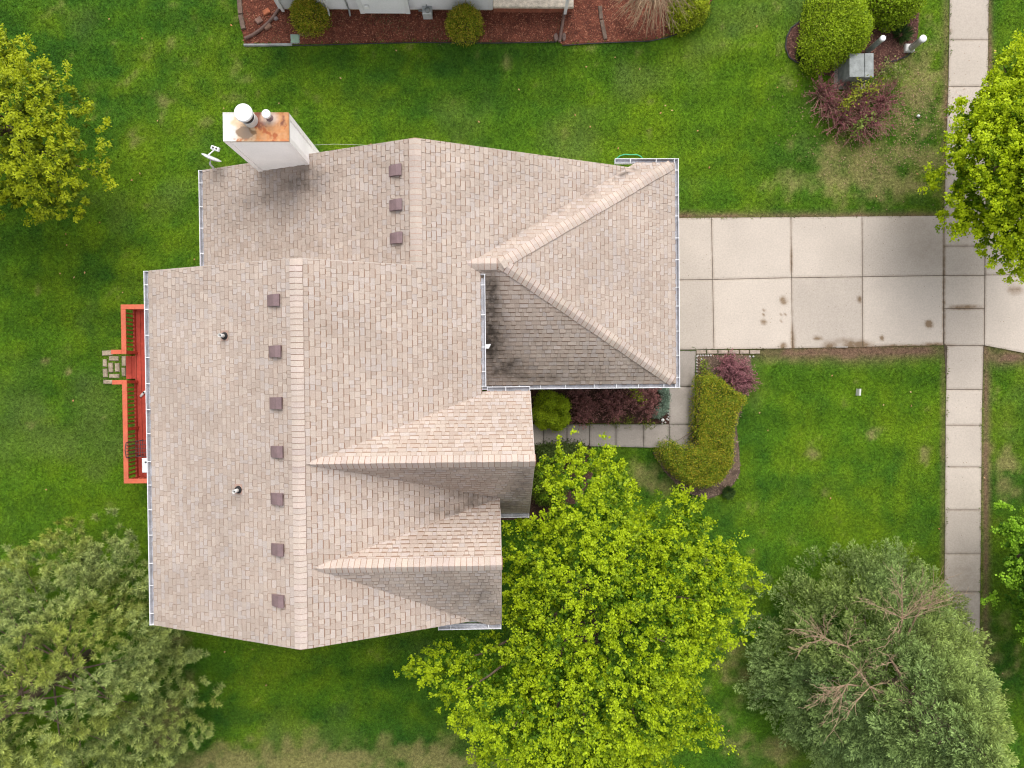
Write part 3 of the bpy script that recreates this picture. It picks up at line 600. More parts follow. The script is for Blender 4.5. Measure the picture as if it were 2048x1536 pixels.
c = mixc(c, (.20, .055, .032), sm((r2-.19)+(nz-.5)*.28, .04)*sm(.36-r2+(nz-.5)*.3, .05)*sm(y-5.72+(nf-.5)*.2, .08)*(x > -5.42)*.9)
c = mixc(c, (.70, .60, .55), np.clip((.22-r2)/.12+(nf-.5)*.6, 0, 1)*.85)
c = c*(.85+.3*n3)[:, None]; c = c*mixc((.9, .9, .9), (.72, .68, .62), np.clip((x+5.8)/.2, 0, 1))
pud = np.clip((1-np.hypot((x+5.63)/.30, (y-5.60)/.12)+(nz-.5)*1.6)*9, 0, 1)
c = mixc(c, (.24, .15, .085), pud)
c = mixc(c, (.42, .15, .05), np.clip((5.47-y)/.03, 0, 1)*np.clip((nf-.45)*6, 0, 1)*(x > -5.9))
zz = cz+.02-.012*np.clip(np.minimum(np.minimum(x-gx[0], gx[-1]-x), np.minimum(y-gy[0], gy[-1]-y))/.05, 0, 1)
I = np.arange(gxn*gyn).reshape(gxn, gyn)
Fq = [tuple(q) for q in np.stack([I[:-1, :-1], I[1:, :-1], I[1:, 1:], I[:-1, 1:]], -1).reshape(-1, 4)]
ring_ = list(I[:, 0])+list(I[-1, 1:])+list(I[-2::-1, -1])+list(I[0, -2:0:-1]); V = np.column_stack([x, y, zz]); nb = len(V); Lr = len(ring_)
V = np.vstack([V, np.column_stack([V[ring_][:, :2], np.full(Lr, cz-.06)])]); Fq += [(ring_[(i+1) % Lr], ring_[i], nb+i, nb+(i+1) % Lr) for i in range(Lr)]
c = np.vstack([c, np.tile((.62, .57, .52), (Lr, 1))])
obj('chimney_cap', mesh_np('chimney_cap', V, Fq, c, rust_mat(), extra={'wet': np.concatenate([pud, np.zeros(Lr)])}), chim)
z = cz+.01
fl = MB().lathe([(.165, z), (.165, z+.22), (.17, z+.23), (.17, z+.24)], fx, fy, 28).obj('flue_pipe', M['pvc'], chim, True)
fl.data.polygons.foreach_set('use_smooth', np.zeros(len(fl.data.polygons), bool))
MB().lathe([(.155, z+.24), (.155, z+.44)], fx, fy, 28).obj('flue_screen', M['black'], chim)
MB().lathe([(.20, z+.44), (.205, z+.46), (.20, z+.505), (.19, z+.515), (.01, z+.522)], fx, fy, 32).obj('flue_hood', M['white'], chim)
MB().lathe([(.085, z), (.055, z+.05), (.05, z+.2)], sx_, sy_, 20).obj('furnace_pipe', M['vent'], chim)
MB().lathe([(.098, z+.2), (.102, z+.22), (.098, z+.27), (.05, z+.285), (.048, z+.275)], sx_, sy_, 24).obj('furnace_cap', M['white'], chim)

# ------------------------------------------------------------------ vegetation tools
class Leaves:
    def __init__(s): s.V = []; s.C = []
    def add(s, c, d, n, L, W, col, fold=.12, root=1.):
        c = np.asarray(c, float); d = d/(np.linalg.norm(d, axis=1, keepdims=True)+1e-9)
        sd = np.cross(n, d); sd /= np.linalg.norm(sd, axis=1, keepdims=True)+1e-9; nn = np.cross(d, sd)
        L = np.broadcast_to(np.asarray(L, float), (len(c),))[:, None]; W = np.broadcast_to(np.asarray(W, float), (len(c),))[:, None]
        V = np.stack([c, c+d*L*.45+sd*W/2+nn*W*fold, c+d*L, c+d*L*.45-sd*W/2+nn*W*fold], 1)
        cc = np.repeat(np.clip(col, 0, 1)[:, None], 4, 1); cc[:, 0] *= root; s.V.append(V.reshape(-1, 3)); s.C.append(cc.reshape(-1, 3))
    def obj(s, name, m, parent=None, **kw):
        V = np.concatenate(s.V); C = np.concatenate(s.C); return obj(name, mesh_np(name, V, np.arange(len(V)).reshape(-1, 4), C, m), parent, **kw)
def unit(v): return v/(np.linalg.norm(v, axis=-1, keepdims=True)+1e-9)
def rand_dirs(n): return unit(rng.normal(size=(n, 3)))
def hexpts(poly, sp):
    P = np.asarray(poly); x0, y0 = P.min(0); x1, y1 = P.max(0); xs = np.arange(x0, x1, sp); ys = np.arange(y0, y1, sp*.866)
    X, Y = np.meshgrid(xs, ys); X = X+(np.arange(len(ys))[:, None] % 2)*sp/2; x = (X+rng.normal(size=X.shape)*sp*.28).ravel(); y = (Y+rng.normal(size=Y.shape)*sp*.28).ravel()
    k = inside(poly, x, y); return x[k], y[k]
def crown(poly, cen, zb, zt, sp, nl, leafL, leafW, cold, cnew, size=(.3, .2, .16), layers=2, lump=1.0, up=.45, droop=0., power=.5, jag=.5, tipbias=0., nsub=7, rs=.05):
    """leaf tufts over a domed, lumpy crown whose plan is poly; returns Leaves and tuft centres"""
    Lf = Leaves(); cents = []; cold = np.array(cold); cnew = np.array(cnew); dm = None
    for lay in range(layers):
        x, y = hexpts(poly, sp*(1+.12*lay)); d = edist(poly, x, y)
        if dm is None: dm = d.max()
        if lay: kp = d > .22*lay; x, y, d = x[kp], y[kp], d[kp]
        t = np.clip(d/dm, 0, 1); dome = (1-(1-t)**2)**power
        z = zb+(zt-zb)*dome+(fbm(x, y, 1.3, 4+lay)-.5)*2*lump*np.clip(t*3, .25, 1)+rng.normal(size=len(x))*.12-lay*rng.uniform(.35, .8, len(x))*min(1, (zt-zb)/2)
        o = np.stack([x-cen[0], y-cen[1], np.zeros(len(x))], 1); r = np.linalg.norm(o, axis=1, keepdims=True); o = unit(o)*np.clip(r/1.5, .2, 1); o = o+rng.normal(size=o.shape)*.25; o[:, 2] = up+rng.normal(size=len(x))*.2; o = unit(o)
        base = np.stack([x, y, z], 1); cents.append(base)
        n = nl if lay == 0 else int(nl*.55); N = len(x)
        sdv = unit(np.cross(o, np.tile((0, 0, 1.), (N, 1)))); upv = np.cross(sdv, o)
        sz = rng.uniform(.65, 1.3, N)
        m = nsub if lay == 0 else max(3, nsub-2); n = (n//m)*m
        qc = rng.normal(size=(N, m, 3)); qc[..., 0] = qc[..., 0]*size[0]+jag*size[0]*(rng.random((N, m))-.2); taper = np.clip(1.15-.9*qc[..., 0:1]/(2.2*size[0]), .25, 1.4)
        qc[..., 1:2] *= size[1]*taper; qc[..., 2:3] *= size[2]*taper
        ro = rng.normal(size=(N, n, 3))*np.array((rs, rs, rs*.7)); q = np.repeat(qc, n//m, 1)+ro
        q *= sz[:, None, None]
        P = base[:, None]+q[..., 0:1]*o[:, None]+q[..., 1:2]*sdv[:, None]+q[..., 2:3]*upv[:, None]
        ld = unit(o[:, None]*.7+rng.normal(size=q.shape)*.75+np.array((0, 0, -droop))); ln = unit(np.array((0, 0, 1.))*1.0+o[:, None]*.3+ro/rs*.28+rng.normal(size=q.shape)*.28)
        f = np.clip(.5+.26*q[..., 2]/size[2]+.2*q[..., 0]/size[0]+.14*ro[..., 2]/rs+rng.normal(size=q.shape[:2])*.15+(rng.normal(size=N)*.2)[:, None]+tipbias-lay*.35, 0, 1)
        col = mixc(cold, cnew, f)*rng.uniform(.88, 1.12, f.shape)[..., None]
        sc = rng.uniform(.65, 1.25, N*n)*(1+.35*lay)
        Lf.add(P.reshape(-1, 3), ld.reshape(-1, 3), ln.reshape(-1, 3), leafL*sc, leafW*sc, col.reshape(-1, 3))
    return Lf, np.concatenate(cents)
def woody(root, base, zt, cents, nb=14, r0=.13, m='bark', zfork=.35):
    b = np.array(base); P = [(b[0], b[1], -.1), (b[0]+.05, b[1], zt*.2), (b[0], b[1]+.05, zt*.5), (b[0]+.03, b[1], zt*.82)]
    MB().tube(P, [r0*1.25, r0, r0*.7, r0*.25], 9).obj('trunk', M[m], root, True)
    for i in rng.choice(len(cents), nb, replace=False):
        c = cents[i]; z0 = zt*rng.uniform(zfork*.6, zfork*1.6); a = np.array((b[0], b[1], z0)); mid = a*.5+c*.5+np.array((0, 0, .25)); 
        MB().tube([a, a*.75+mid*.25+rng.normal(size=3)*.06, mid+rng.normal(size=3)*.1, mid*.4+c*.6+rng.normal(size=3)*.08, c-(0, 0, .12)], [r0*.45, r0*.4, r0*.28, r0*.17, .012], 6).obj('branch', M[m], root, True)

def broadleaf(name, label, cat, px, zo, cen, zb, zt, **kw):
    poly = UP(px, zo); c = U(*cen, zo); nb = kw.pop('nb', 14); r0 = kw.pop('r0', .13); grp = kw.pop('group', None)
    Lf, cents = crown(poly, c, zb, zt, **kw)
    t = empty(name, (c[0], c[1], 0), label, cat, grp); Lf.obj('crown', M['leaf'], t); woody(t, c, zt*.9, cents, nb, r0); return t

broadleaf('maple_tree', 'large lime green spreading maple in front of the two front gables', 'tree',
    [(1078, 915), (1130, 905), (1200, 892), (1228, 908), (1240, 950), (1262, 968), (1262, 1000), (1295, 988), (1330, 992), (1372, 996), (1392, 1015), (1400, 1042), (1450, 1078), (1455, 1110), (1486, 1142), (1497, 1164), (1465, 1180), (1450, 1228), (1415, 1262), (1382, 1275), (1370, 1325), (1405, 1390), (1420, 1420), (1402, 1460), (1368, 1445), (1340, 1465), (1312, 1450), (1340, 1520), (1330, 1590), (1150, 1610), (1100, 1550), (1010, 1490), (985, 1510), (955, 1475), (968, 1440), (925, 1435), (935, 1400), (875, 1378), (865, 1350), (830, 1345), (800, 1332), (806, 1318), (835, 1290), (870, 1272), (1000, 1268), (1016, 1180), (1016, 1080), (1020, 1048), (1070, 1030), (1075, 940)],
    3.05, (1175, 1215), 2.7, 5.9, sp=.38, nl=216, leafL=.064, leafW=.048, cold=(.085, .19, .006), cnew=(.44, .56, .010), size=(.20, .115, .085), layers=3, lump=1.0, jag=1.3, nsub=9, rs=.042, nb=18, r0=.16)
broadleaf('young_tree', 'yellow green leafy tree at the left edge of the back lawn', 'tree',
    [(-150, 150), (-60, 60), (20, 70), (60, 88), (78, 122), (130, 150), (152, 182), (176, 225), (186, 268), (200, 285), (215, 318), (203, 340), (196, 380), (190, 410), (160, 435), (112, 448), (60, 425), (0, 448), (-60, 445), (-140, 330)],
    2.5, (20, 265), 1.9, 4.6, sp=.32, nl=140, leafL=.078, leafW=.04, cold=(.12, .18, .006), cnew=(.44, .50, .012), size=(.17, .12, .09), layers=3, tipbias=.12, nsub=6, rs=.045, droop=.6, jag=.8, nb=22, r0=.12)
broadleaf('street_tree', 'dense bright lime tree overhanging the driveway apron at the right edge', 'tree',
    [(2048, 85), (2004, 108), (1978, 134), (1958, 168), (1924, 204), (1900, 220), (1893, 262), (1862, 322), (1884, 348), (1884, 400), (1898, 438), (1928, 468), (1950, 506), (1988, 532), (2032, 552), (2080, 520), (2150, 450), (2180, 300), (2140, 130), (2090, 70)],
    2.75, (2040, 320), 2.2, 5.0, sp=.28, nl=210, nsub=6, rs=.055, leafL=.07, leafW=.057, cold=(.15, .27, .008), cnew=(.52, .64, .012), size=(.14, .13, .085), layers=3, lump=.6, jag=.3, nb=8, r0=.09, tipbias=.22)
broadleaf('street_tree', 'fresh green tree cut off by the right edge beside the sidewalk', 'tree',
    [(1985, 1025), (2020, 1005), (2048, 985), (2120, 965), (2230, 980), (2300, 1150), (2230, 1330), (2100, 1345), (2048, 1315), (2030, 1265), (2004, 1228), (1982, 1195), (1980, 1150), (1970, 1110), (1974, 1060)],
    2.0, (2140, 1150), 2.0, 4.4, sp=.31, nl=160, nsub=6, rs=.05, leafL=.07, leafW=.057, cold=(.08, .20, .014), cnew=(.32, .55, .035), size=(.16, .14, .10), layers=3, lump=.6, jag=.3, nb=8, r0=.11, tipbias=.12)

# conifers -----------------------------------------------------------------
def cone_tips(c, R, zt, zb, n, power, irregular, inner=.0):
    z = zb+(zt-zb)*(1-np.sqrt(rng.random(n)))*1.0; rr = R*np.clip(1-z/zt, 0, 1)**power; th = rng.uniform(0, 2*math.pi, n)
    fac = 1+irregular*(2*vn(np.cos(th)*2.2+z*.8, np.sin(th)*2.2+z*.5, .6, 3)-1)
    k = 1-inner*rng.random(n)**1.6; r = rr*fac*k
    return np.stack([c[0]+r*np.cos(th), c[1]+r*np.sin(th), z+(1-k)*.25*R*.4], 1), np.stack([np.cos(th), np.sin(th), np.zeros(n)], 1), k
# blue-green spruce
sc_, SR, SZ = (11.45, -9.1), 4.0, 7.0
tips, rad, kk = cone_tips(sc_, SR, SZ, .5, 2500, .72, .14, .42)
Lf = Leaves(); N = len(tips); n = 84
ax = unit(rad+rng.normal(size=rad.shape)*.22+np.array((0, 0, .22))); sdv = unit(np.cross(ax, np.tile((0, 0, 1.), (N, 1)))); upv = np.cross(sdv, ax)
tpos = rng.random((N, n)); ln = rng.uniform(.42, .72, N)[:, None]; side = np.where(rng.random((N, n)) < .5, -1., 1.)
spread = (1-tpos)**.7*.21*rng.uniform(.1, 1.1, (N, n))
P = tips[:, None]+(ax[:, None]*((tpos-1)*ln)[..., None])+(sdv[:, None]*(side*spread)[..., None])+upv[:, None]*(rng.normal(size=(N, n))*.028-.10*(spread/.2)**2)[..., None]
dd = unit(ax[:, None]*.8+sdv[:, None]*(side*rng.uniform(.2, 1.1, (N, n)))[..., None]+upv[:, None]*(rng.normal(size=(N, n))*.35+.15)[..., None])
nn = unit(upv[:, None]+rng.normal(size=P.shape)*.6)
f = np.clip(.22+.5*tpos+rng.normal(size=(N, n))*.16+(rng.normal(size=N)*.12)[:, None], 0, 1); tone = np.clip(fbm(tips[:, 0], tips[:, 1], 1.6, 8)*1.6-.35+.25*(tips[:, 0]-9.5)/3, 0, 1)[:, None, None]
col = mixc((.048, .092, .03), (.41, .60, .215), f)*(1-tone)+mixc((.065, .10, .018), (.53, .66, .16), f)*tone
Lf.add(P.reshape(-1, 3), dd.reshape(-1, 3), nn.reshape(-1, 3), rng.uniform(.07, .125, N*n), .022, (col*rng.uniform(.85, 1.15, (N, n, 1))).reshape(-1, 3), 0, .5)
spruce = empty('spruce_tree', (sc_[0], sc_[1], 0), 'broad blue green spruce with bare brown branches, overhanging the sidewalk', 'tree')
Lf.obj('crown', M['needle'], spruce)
MB().tube([(sc_[0], sc_[1], -.1), (sc_[0], sc_[1], 3), (sc_[0]+.05, sc_[1], SZ-.2)], [.2, .13, .02], 8).obj('trunk', M['bark'], spruce, True)
for i in rng.choice(N, 60, replace=False):
    if kk[i] > .8: MB().tube([(sc_[0], sc_[1], tips[i, 2]-.1), (tips[i]*.5+np.array((sc_[0], sc_[1], tips[i, 2]))*.5)-(0, 0, .1), tips[i]-ax[i]*.3], [.045, .03, .012], 5).obj('branch', M['bark'], spruce)
def dead_spray(u, v, root, n=16, L=1.1, aim=(0, 0)):
    z = SZ-.2
    while z > .5:
        x, y = U(u, v, z)
        if math.hypot(x-sc_[0], y-sc_[1]) < SR*(1-z/SZ)**.72: break
        z -= .05
    z += .12; mb = MB(); rd = unit(np.array((x-sc_[0], y-sc_[1], .35)))
    for i in range(n):
        d = unit(rd*.45+np.array((aim[0], aim[1], 0))*.5+rng.normal(size=3)*np.array((.65, .65, .18))+np.array((0, 0, .12))); l = L*rng.uniform(.5, 1.1); p = np.array((x, y, z)); pts = [p]
        for k in range(4): p = p+d*l/4+rng.normal(size=3)*.03; pts.append(p)
        mb.tube(pts, [.010, .008, .006, .005, .003], 4)
        for k in range(11):
            q = pts[1+k % 4]; e = unit(d+rng.normal(size=3)*.6); ll = l*rng.uniform(.15, .4); m2 = q+e*ll*.5+rng.normal(size=3)*.02; mb.tube([q, m2, q+e*ll], [.006, .005, .0025], 3)
    mb.tube([(x-rd[0]*.9, y-rd[1]*.9, z-.45), (x, y, z)], [.035, .02], 5)
    mb.obj('bare_branch', M['twig'], root)
dead_spray(1800, 1235, spruce, 17, 1.5, (.2, .6)); dead_spray(1835, 1215, spruce, 8, 1.2, (.8, .1)); dead_spray(1645, 1272, spruce, 10, 1.0, (-.8, .1)); dead_spray(1690, 1290, spruce, 5, .9, (-.2, .7)); dead_spray(1690, 1365, spruce, 10, 1.25, (-.2, -.9)); dead_spray(1735, 1370, spruce, 7, 1.0, (.3, -.8)); dead_spray(1780, 1320, spruce, 4, .6, (.7, .1))

# white pine: tufts of long needles
pc, PR, PZ = (-12.75, -8.7), 4.35, 7.6
tips, rad, kk = cone_tips(pc, PR, PZ, .8, 3900, .6, .24, .40)
k = (tips[:, 0] > -17.5) & (tips[:, 1] > -14.5); tips, rad = tips[k], rad[k]
extra = []
for (u0, v0, u1, v1, z, m) in ((200, 1200, 262, 1066, 2.0, 46), (190, 1180, 185, 1092, 2.0, 30), (250, 1220, 300, 1155, 1.9, 24), (330, 1310, 405, 1312, 1.7, 30), (280, 1290, 335, 1285, 2.4, 26), (160, 1180, 95, 1140, 2.8, 24), (200, 1195, 155, 1096, 2.0, 20)):
    for t in np.linspace(.1, 1, m):
        x, y = U(u0+(u1-u0)*t, v0+(v1-v0)*t, z); extra.append((x+rng.normal()*.20*(1.25-t), y+rng.normal()*.20*(1.25-t), z+rng.normal()*.12))
extra = np.array(extra); tips = np.vstack([tips, extra]); rad = np.vstack([rad, unit((extra-np.array((pc[0], pc[1], 0)))*np.array((1, 1, 0)))])
N = len(tips); n = 84
axs = unit(rad*.7+np.array((0, 0, .7))+rng.normal(size=(N, 3))*.3)
d = unit(axs[:, None]*.62+rng.normal(size=(N, n, 3))*.6); along = rng.random((N, n, 1))**.8
start = tips[:, None]+axs[:, None]*(along-.75)*.22
L = rng.uniform(.10, .165, (N, n))
yel = np.clip(fbm(tips[:, 0]*1.0, tips[:, 1], 1.1, 12)*2.6-1.05, 0, 1)[:, None]*.8
f = np.clip(.15+.55*along[..., 0]+rng.normal(size=(N, n))*.15+(rng.normal(size=N)*.12)[:, None], 0, 1)
col = mixc((.085, .15, .045), (.76, .86, .30), f)*(1-yel[..., None])+mixc((.13, .17, .012), (.66, .72, .08), f)*yel[..., None]
Lf = Leaves(); Lf.add(start.reshape(-1, 3), d.reshape(-1, 3), rand_dirs(N*n), L.ravel(), .013, col.reshape(-1, 3), 0, .5)
pine = empty('pine_tree', (pc[0], pc[1], 0), 'tall soft needled pine filling the bottom left corner', 'tree'); Lf.obj('crown', M['needle'], pine)
MB().tube([(pc[0], pc[1], -.1), (pc[0]+.1, pc[1], 3.5), (pc[0], pc[1], PZ-.9)], [.17, .1, .02], 8).obj('trunk', M['bark'], pine, True)
for i in rng.choice(N, 34, replace=False):
    MB().tube([(pc[0], pc[1], max(.5, tips[i, 2]-.5)), tips[i]*.55+np.array((pc[0], pc[1], tips[i, 2]))*.45-(0, 0, .15), tips[i]-(0, 0, .05)], [.035, .022, .008], 5).obj('branch', M['bark'], pine)

# shrubs -------------------------------------------------------------------
def ell(u, v, a, b, n=20): return [(u+a*math.cos(2*math.pi*i/n)*(1+.05*math.sin(3.1*i+u)), v+b*math.sin(2*math.pi*i/n)*(1+.05*math.cos(2.3*i+v))) for i in range(n)]
def shrub_leaves(poly, h, n, L, W, cold, cnew, edge=.35, flat=.5, depth=.16, tuft=0, z0=.08, upl=.4, lump=.08, speck=None):
    P = np.asarray(poly); Lf = Leaves(); x0, y0 = P.min(0); x1, y1 = P.max(0)
    x = rng.uniform(x0, x1, n*4); y = rng.uniform(y0, y1, n*4); k = inside(poly, x, y); x = x[k][:n]; y = y[k][:n]; n = len(x)
    d = edist(poly, x, y); t = np.clip(d/edge, 0, 1); z = z0+(h-z0)*(1-(1-t)**2)**flat*(1+lump*2*(fbm(x, y, .5, 7)-.5))
    e = .03; gx_ = (edist(poly, x+e, y)-d)/e; gy_ = (edist(poly, x, y+e)-d)/e; sl = (1-t)*1.6
    nrm = unit(np.stack([-gx_*sl, -gy_*sl, np.ones(n)], 1)); q = rng.random(n)**1.5*depth; side = (t < .6) & (rng.random(n) < .5); z = np.where(side, z0+(z-z0)*rng.random(n), z)
    q = np.where(rng.random(n) < .05, -rng.random(n)*.09, q); c = np.stack([x, y, z], 1)-nrm*q[:, None]; c[:, 2] = np.maximum(c[:, 2], .02)
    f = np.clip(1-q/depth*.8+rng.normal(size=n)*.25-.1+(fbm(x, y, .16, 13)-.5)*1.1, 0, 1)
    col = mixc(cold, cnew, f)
    if speck: k2 = (rng.random(n) < speck[0]*np.clip(1.3-q/depth*1.6, 0, 1)*(.3+1.4*fbm(x, y, .3, 15))); col[k2] = np.array(speck[1])
    Lf.add(c, unit(nrm*upl+rng.normal(size=(n, 3))*.7), unit(nrm+rng.normal(size=(n, 3))*.55), L*rng.uniform(.7, 1.3, n), W*rng.uniform(.7, 1.3, n), col*rng.uniform(.8, 1.2, n)[:, None]); return Lf
def stems(mb, poly, h, n=14, r=.012):
    P = np.asarray(poly); c = P.mean(0)
    for i in range(n):
        p = P[rng.integers(len(P))]; q = c+(p-c)*rng.uniform(.3, .75); mb.tube([(c[0]+rng.normal()*.05, c[1]+rng.normal()*.05, 0), (*(c*.5+q*.5), h*.45), (*q, h*.8)], [r*1.4, r, r*.5], 4)
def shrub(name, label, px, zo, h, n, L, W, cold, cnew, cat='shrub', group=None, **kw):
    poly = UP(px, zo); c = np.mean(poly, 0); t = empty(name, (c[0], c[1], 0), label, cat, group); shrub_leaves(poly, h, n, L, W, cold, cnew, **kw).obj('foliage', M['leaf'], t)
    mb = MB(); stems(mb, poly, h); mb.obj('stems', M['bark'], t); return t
YG = dict(cold=(.06, .10, .008), cnew=(.30, .36, .02), speck=(.4, (.55, .44, .05)))
hedge_px = [(1395, 765), (1400, 748), (1420, 742), (1445, 752), (1470, 775), (1500, 792), (1498, 805), (1480, 830), (1473, 880), (1470, 930), (1450, 965), (1420, 980), (1385, 978), (1350, 955), (1320, 922), (1311, 902), (1325, 885), (1350, 882), (1372, 892), (1386, 885), (1388, 840), (1390, 800)]
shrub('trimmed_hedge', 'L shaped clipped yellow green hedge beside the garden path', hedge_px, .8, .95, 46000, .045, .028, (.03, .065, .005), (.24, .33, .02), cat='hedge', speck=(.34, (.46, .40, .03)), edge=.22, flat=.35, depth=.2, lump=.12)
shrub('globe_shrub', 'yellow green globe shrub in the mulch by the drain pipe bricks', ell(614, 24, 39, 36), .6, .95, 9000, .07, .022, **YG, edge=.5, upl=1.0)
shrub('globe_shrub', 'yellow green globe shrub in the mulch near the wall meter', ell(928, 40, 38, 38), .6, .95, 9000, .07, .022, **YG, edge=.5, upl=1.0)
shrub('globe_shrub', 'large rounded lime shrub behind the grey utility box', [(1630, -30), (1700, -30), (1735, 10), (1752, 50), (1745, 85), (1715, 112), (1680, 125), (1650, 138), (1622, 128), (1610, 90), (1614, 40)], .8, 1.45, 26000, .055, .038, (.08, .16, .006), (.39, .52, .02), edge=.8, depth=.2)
shrub('globe_shrub', 'lime green shrub cut off by the top edge beside the white post', [(1722, 0), (1740, -50), (1830, -50), (1856, -5), (1845, 22), (1815, 45), (1785, 50), (1755, 35), (1735, 18)], .7, 1.2, 14000, .06, .042, (.08, .15, .006), (.36, .50, .02), edge=.6, depth=.25, lump=.25)
ax_, ay_ = U(1104, 822, .7); av = empty('arborvitae', (ax_, ay_, 0), 'bright green lobed globe arborvitae between house and garden path', 'shrub')
LA = Leaves()
for u, v, r1, r2, h_ in ((1098, 805, 29, 24, 1.35), (1124, 812, 19, 20, 1.22), (1082, 828, 17, 19, 1.05), (1104, 836, 23, 22, 1.2), (1128, 838, 14, 16, .95), (1116, 850, 17, 13, .8), (1088, 848, 16, 12, .75)):
    l = shrub_leaves(UP(ell(u, v, r1, r2), h_*.7), h_, 5200, .045, .026, (.06, .13, .006), (.42, .54, .02), edge=r1*.012, flat=.5, depth=.14, lump=.12); LA.V += l.V; LA.C += l.C
LA.obj('foliage', M['leaf'], av); mb = MB(); stems(mb, UP(ell(1104, 822, 34, 34), .7), 1.0); mb.obj('stems', M['bark'], av)
shrub('arborvitae', 'bright green shrub beneath the brown weeping shrub', [(1345, -30), (1420, -40), (1424, 10), (1415, 35), (1390, 52), (1365, 62), (1345, 55), (1338, 25)], .5, .8, 10000, .06, .03, (.07, .12, .006), (.38, .45, .02), edge=.4, depth=.2, lump=.3)
shrub('yew_shrub', 'dark green mounded yew at the path edge under the maple', [(1070, 895), (1090, 888), (1130, 885), (1170, 888), (1185, 905), (1165, 925), (1120, 930), (1080, 930)], .6, .8, 9000, .06, .025, (.03, .055, .012), (.13, .19, .04), edge=.4, depth=.2)
shrub('yew_shrub', 'deep green shrub mound between front gable and maple', [(1060, 940), (1085, 930), (1120, 935), (1140, 960), (1135, 1000), (1110, 1020), (1075, 1015), (1058, 980)], .7, 1.05, 9000, .06, .03, (.03, .065, .008), (.17, .25, .02), edge=.45, depth=.2)
shrub('juniper', 'blue green creeping juniper at the corner of the entry bed', [(1315, 775), (1336, 772), (1340, 800), (1336, 825), (1318, 838), (1305, 835), (1308, 822), (1322, 808), (1322, 790)], .2, .32, 4200, .06, .02, (.09, .14, .10), (.30, .40, .30), edge=.15, depth=.12)
for (u, v, a, b, lab) in ((1605, 108, 13, 14, 'dark leafy clump on the mulch left of the lime globe shrub'), (1806, 66, 22, 22, 'dark grassy clump between lime shrub and white round post'), (1458, 985, 14, 9, 'small grey green tuft at the lower tip of the hedge bed')):
    cx, cy = U(u, v, .15); Lf = Leaves(); n = 420; th = rng.uniform(0, 2*math.pi, n); r = rng.random(n)**.5*a*.006
    Lf.add(np.stack([cx+r*np.cos(th), cy+r*np.sin(th), rng.uniform(.0, .08, n)], 1), unit(np.stack([np.cos(th), np.sin(th), rng.uniform(.3, 1.6, n)], 1)), np.tile((0, 0, 1.), (n, 1))+rng.normal(size=(n, 3))*.2, rng.uniform(.15, a*.017, n), .022, mixc((.02, .05, .012), (.085, .15, .03), rng.random(n)), 0)
    Lf.obj('leafy_clump', M['leaf'], label=lab, cat='plant')

def barberry(label, spots, h, cold=(.11, .042, .04), cnew=(.46, .205, .19), nst=70, spread=.55, leafn=26, twig=0.):
    c0 = U(*spots[0], .3); t = empty('barberry_shrub', (c0[0], c0[1], 0), label, 'shrub'); mb = MB(); Lf = Leaves()
    for (u, v) in spots:
        bx_, by_ = U(u, v, .3)
        for i in range(nst):
            th = rng.uniform(0, 2*math.pi); R_ = spread*rng.uniform(.25, 1.1); hh = h*rng.uniform(.55, 1.1)*(1-.35*R_/spread); dx, dy = math.cos(th), math.sin(th)
            ts = np.linspace(0, 1, 6); P = np.stack([bx_+dx*R_*ts**1.3+rng.normal(size=6)*.015, by_+dy*R_*ts**1.3+rng.normal(size=6)*.015, hh*(1-(1-ts)**1.8)-.12*hh*ts**4], 1)
            mb.tube(P, [.008, .007, .006, .005, .004, .003], 3)
            if rng.random() < twig: continue
            k = leafn; tt = rng.uniform(.25, 1.02, k); q = np.stack([np.interp(tt, ts, P[:, j]) for j in range(3)], 1)+rng.normal(size=(k, 3))*.02
            f = np.clip(.2+.6*tt+rng.normal(size=k)*.25, 0, 1); dv = unit(np.array((dx, dy, .5))+rng.normal(size=(k, 3))*.8)
            Lf.add(q, dv, unit(np.array((0, 0, 1.))+rng.normal(size=(k, 3))*.6), rng.uniform(.03, .06, k), .026, mixc(cold, cnew, f)*rng.uniform(.75, 1.25, k)[:, None])
    mb.obj('stems', M['twig'] if twig else M['bark'], t); Lf.obj('foliage', M['leaf'], t); return t
barberry('mauve purple barberry between hedge and driveway', [(1450, 738), (1478, 742), (1490, 762), (1470, 765), (1455, 728)], .85, nst=62, spread=.42, leafn=30, cnew=(.50, .22, .25))
barberry('reddish barberry in the entry bed next to the arborvitae', [(1160, 792), (1178, 815), (1165, 830)], .7, nst=60, spread=.45)
barberry('purple barberry in the middle of the entry bed', [(1212, 795), (1228, 820), (1240, 800)], .75, nst=60, spread=.45)
barberry('dark red barberry at the driveway end of the entry bed', [(1272, 795), (1290, 815), (1300, 790)], .75, nst=60, spread=.42)
barberry('sprawling half bare purple barberry below the grey utility box', [(1645, 185), (1660, 215), (1690, 240), (1720, 250), (1750, 235), (1700, 205), (1770, 200), (1735, 195)], .7, nst=58, spread=.78, leafn=40, twig=.25, cold=(.085, .028, .03), cnew=(.37, .13, .145))
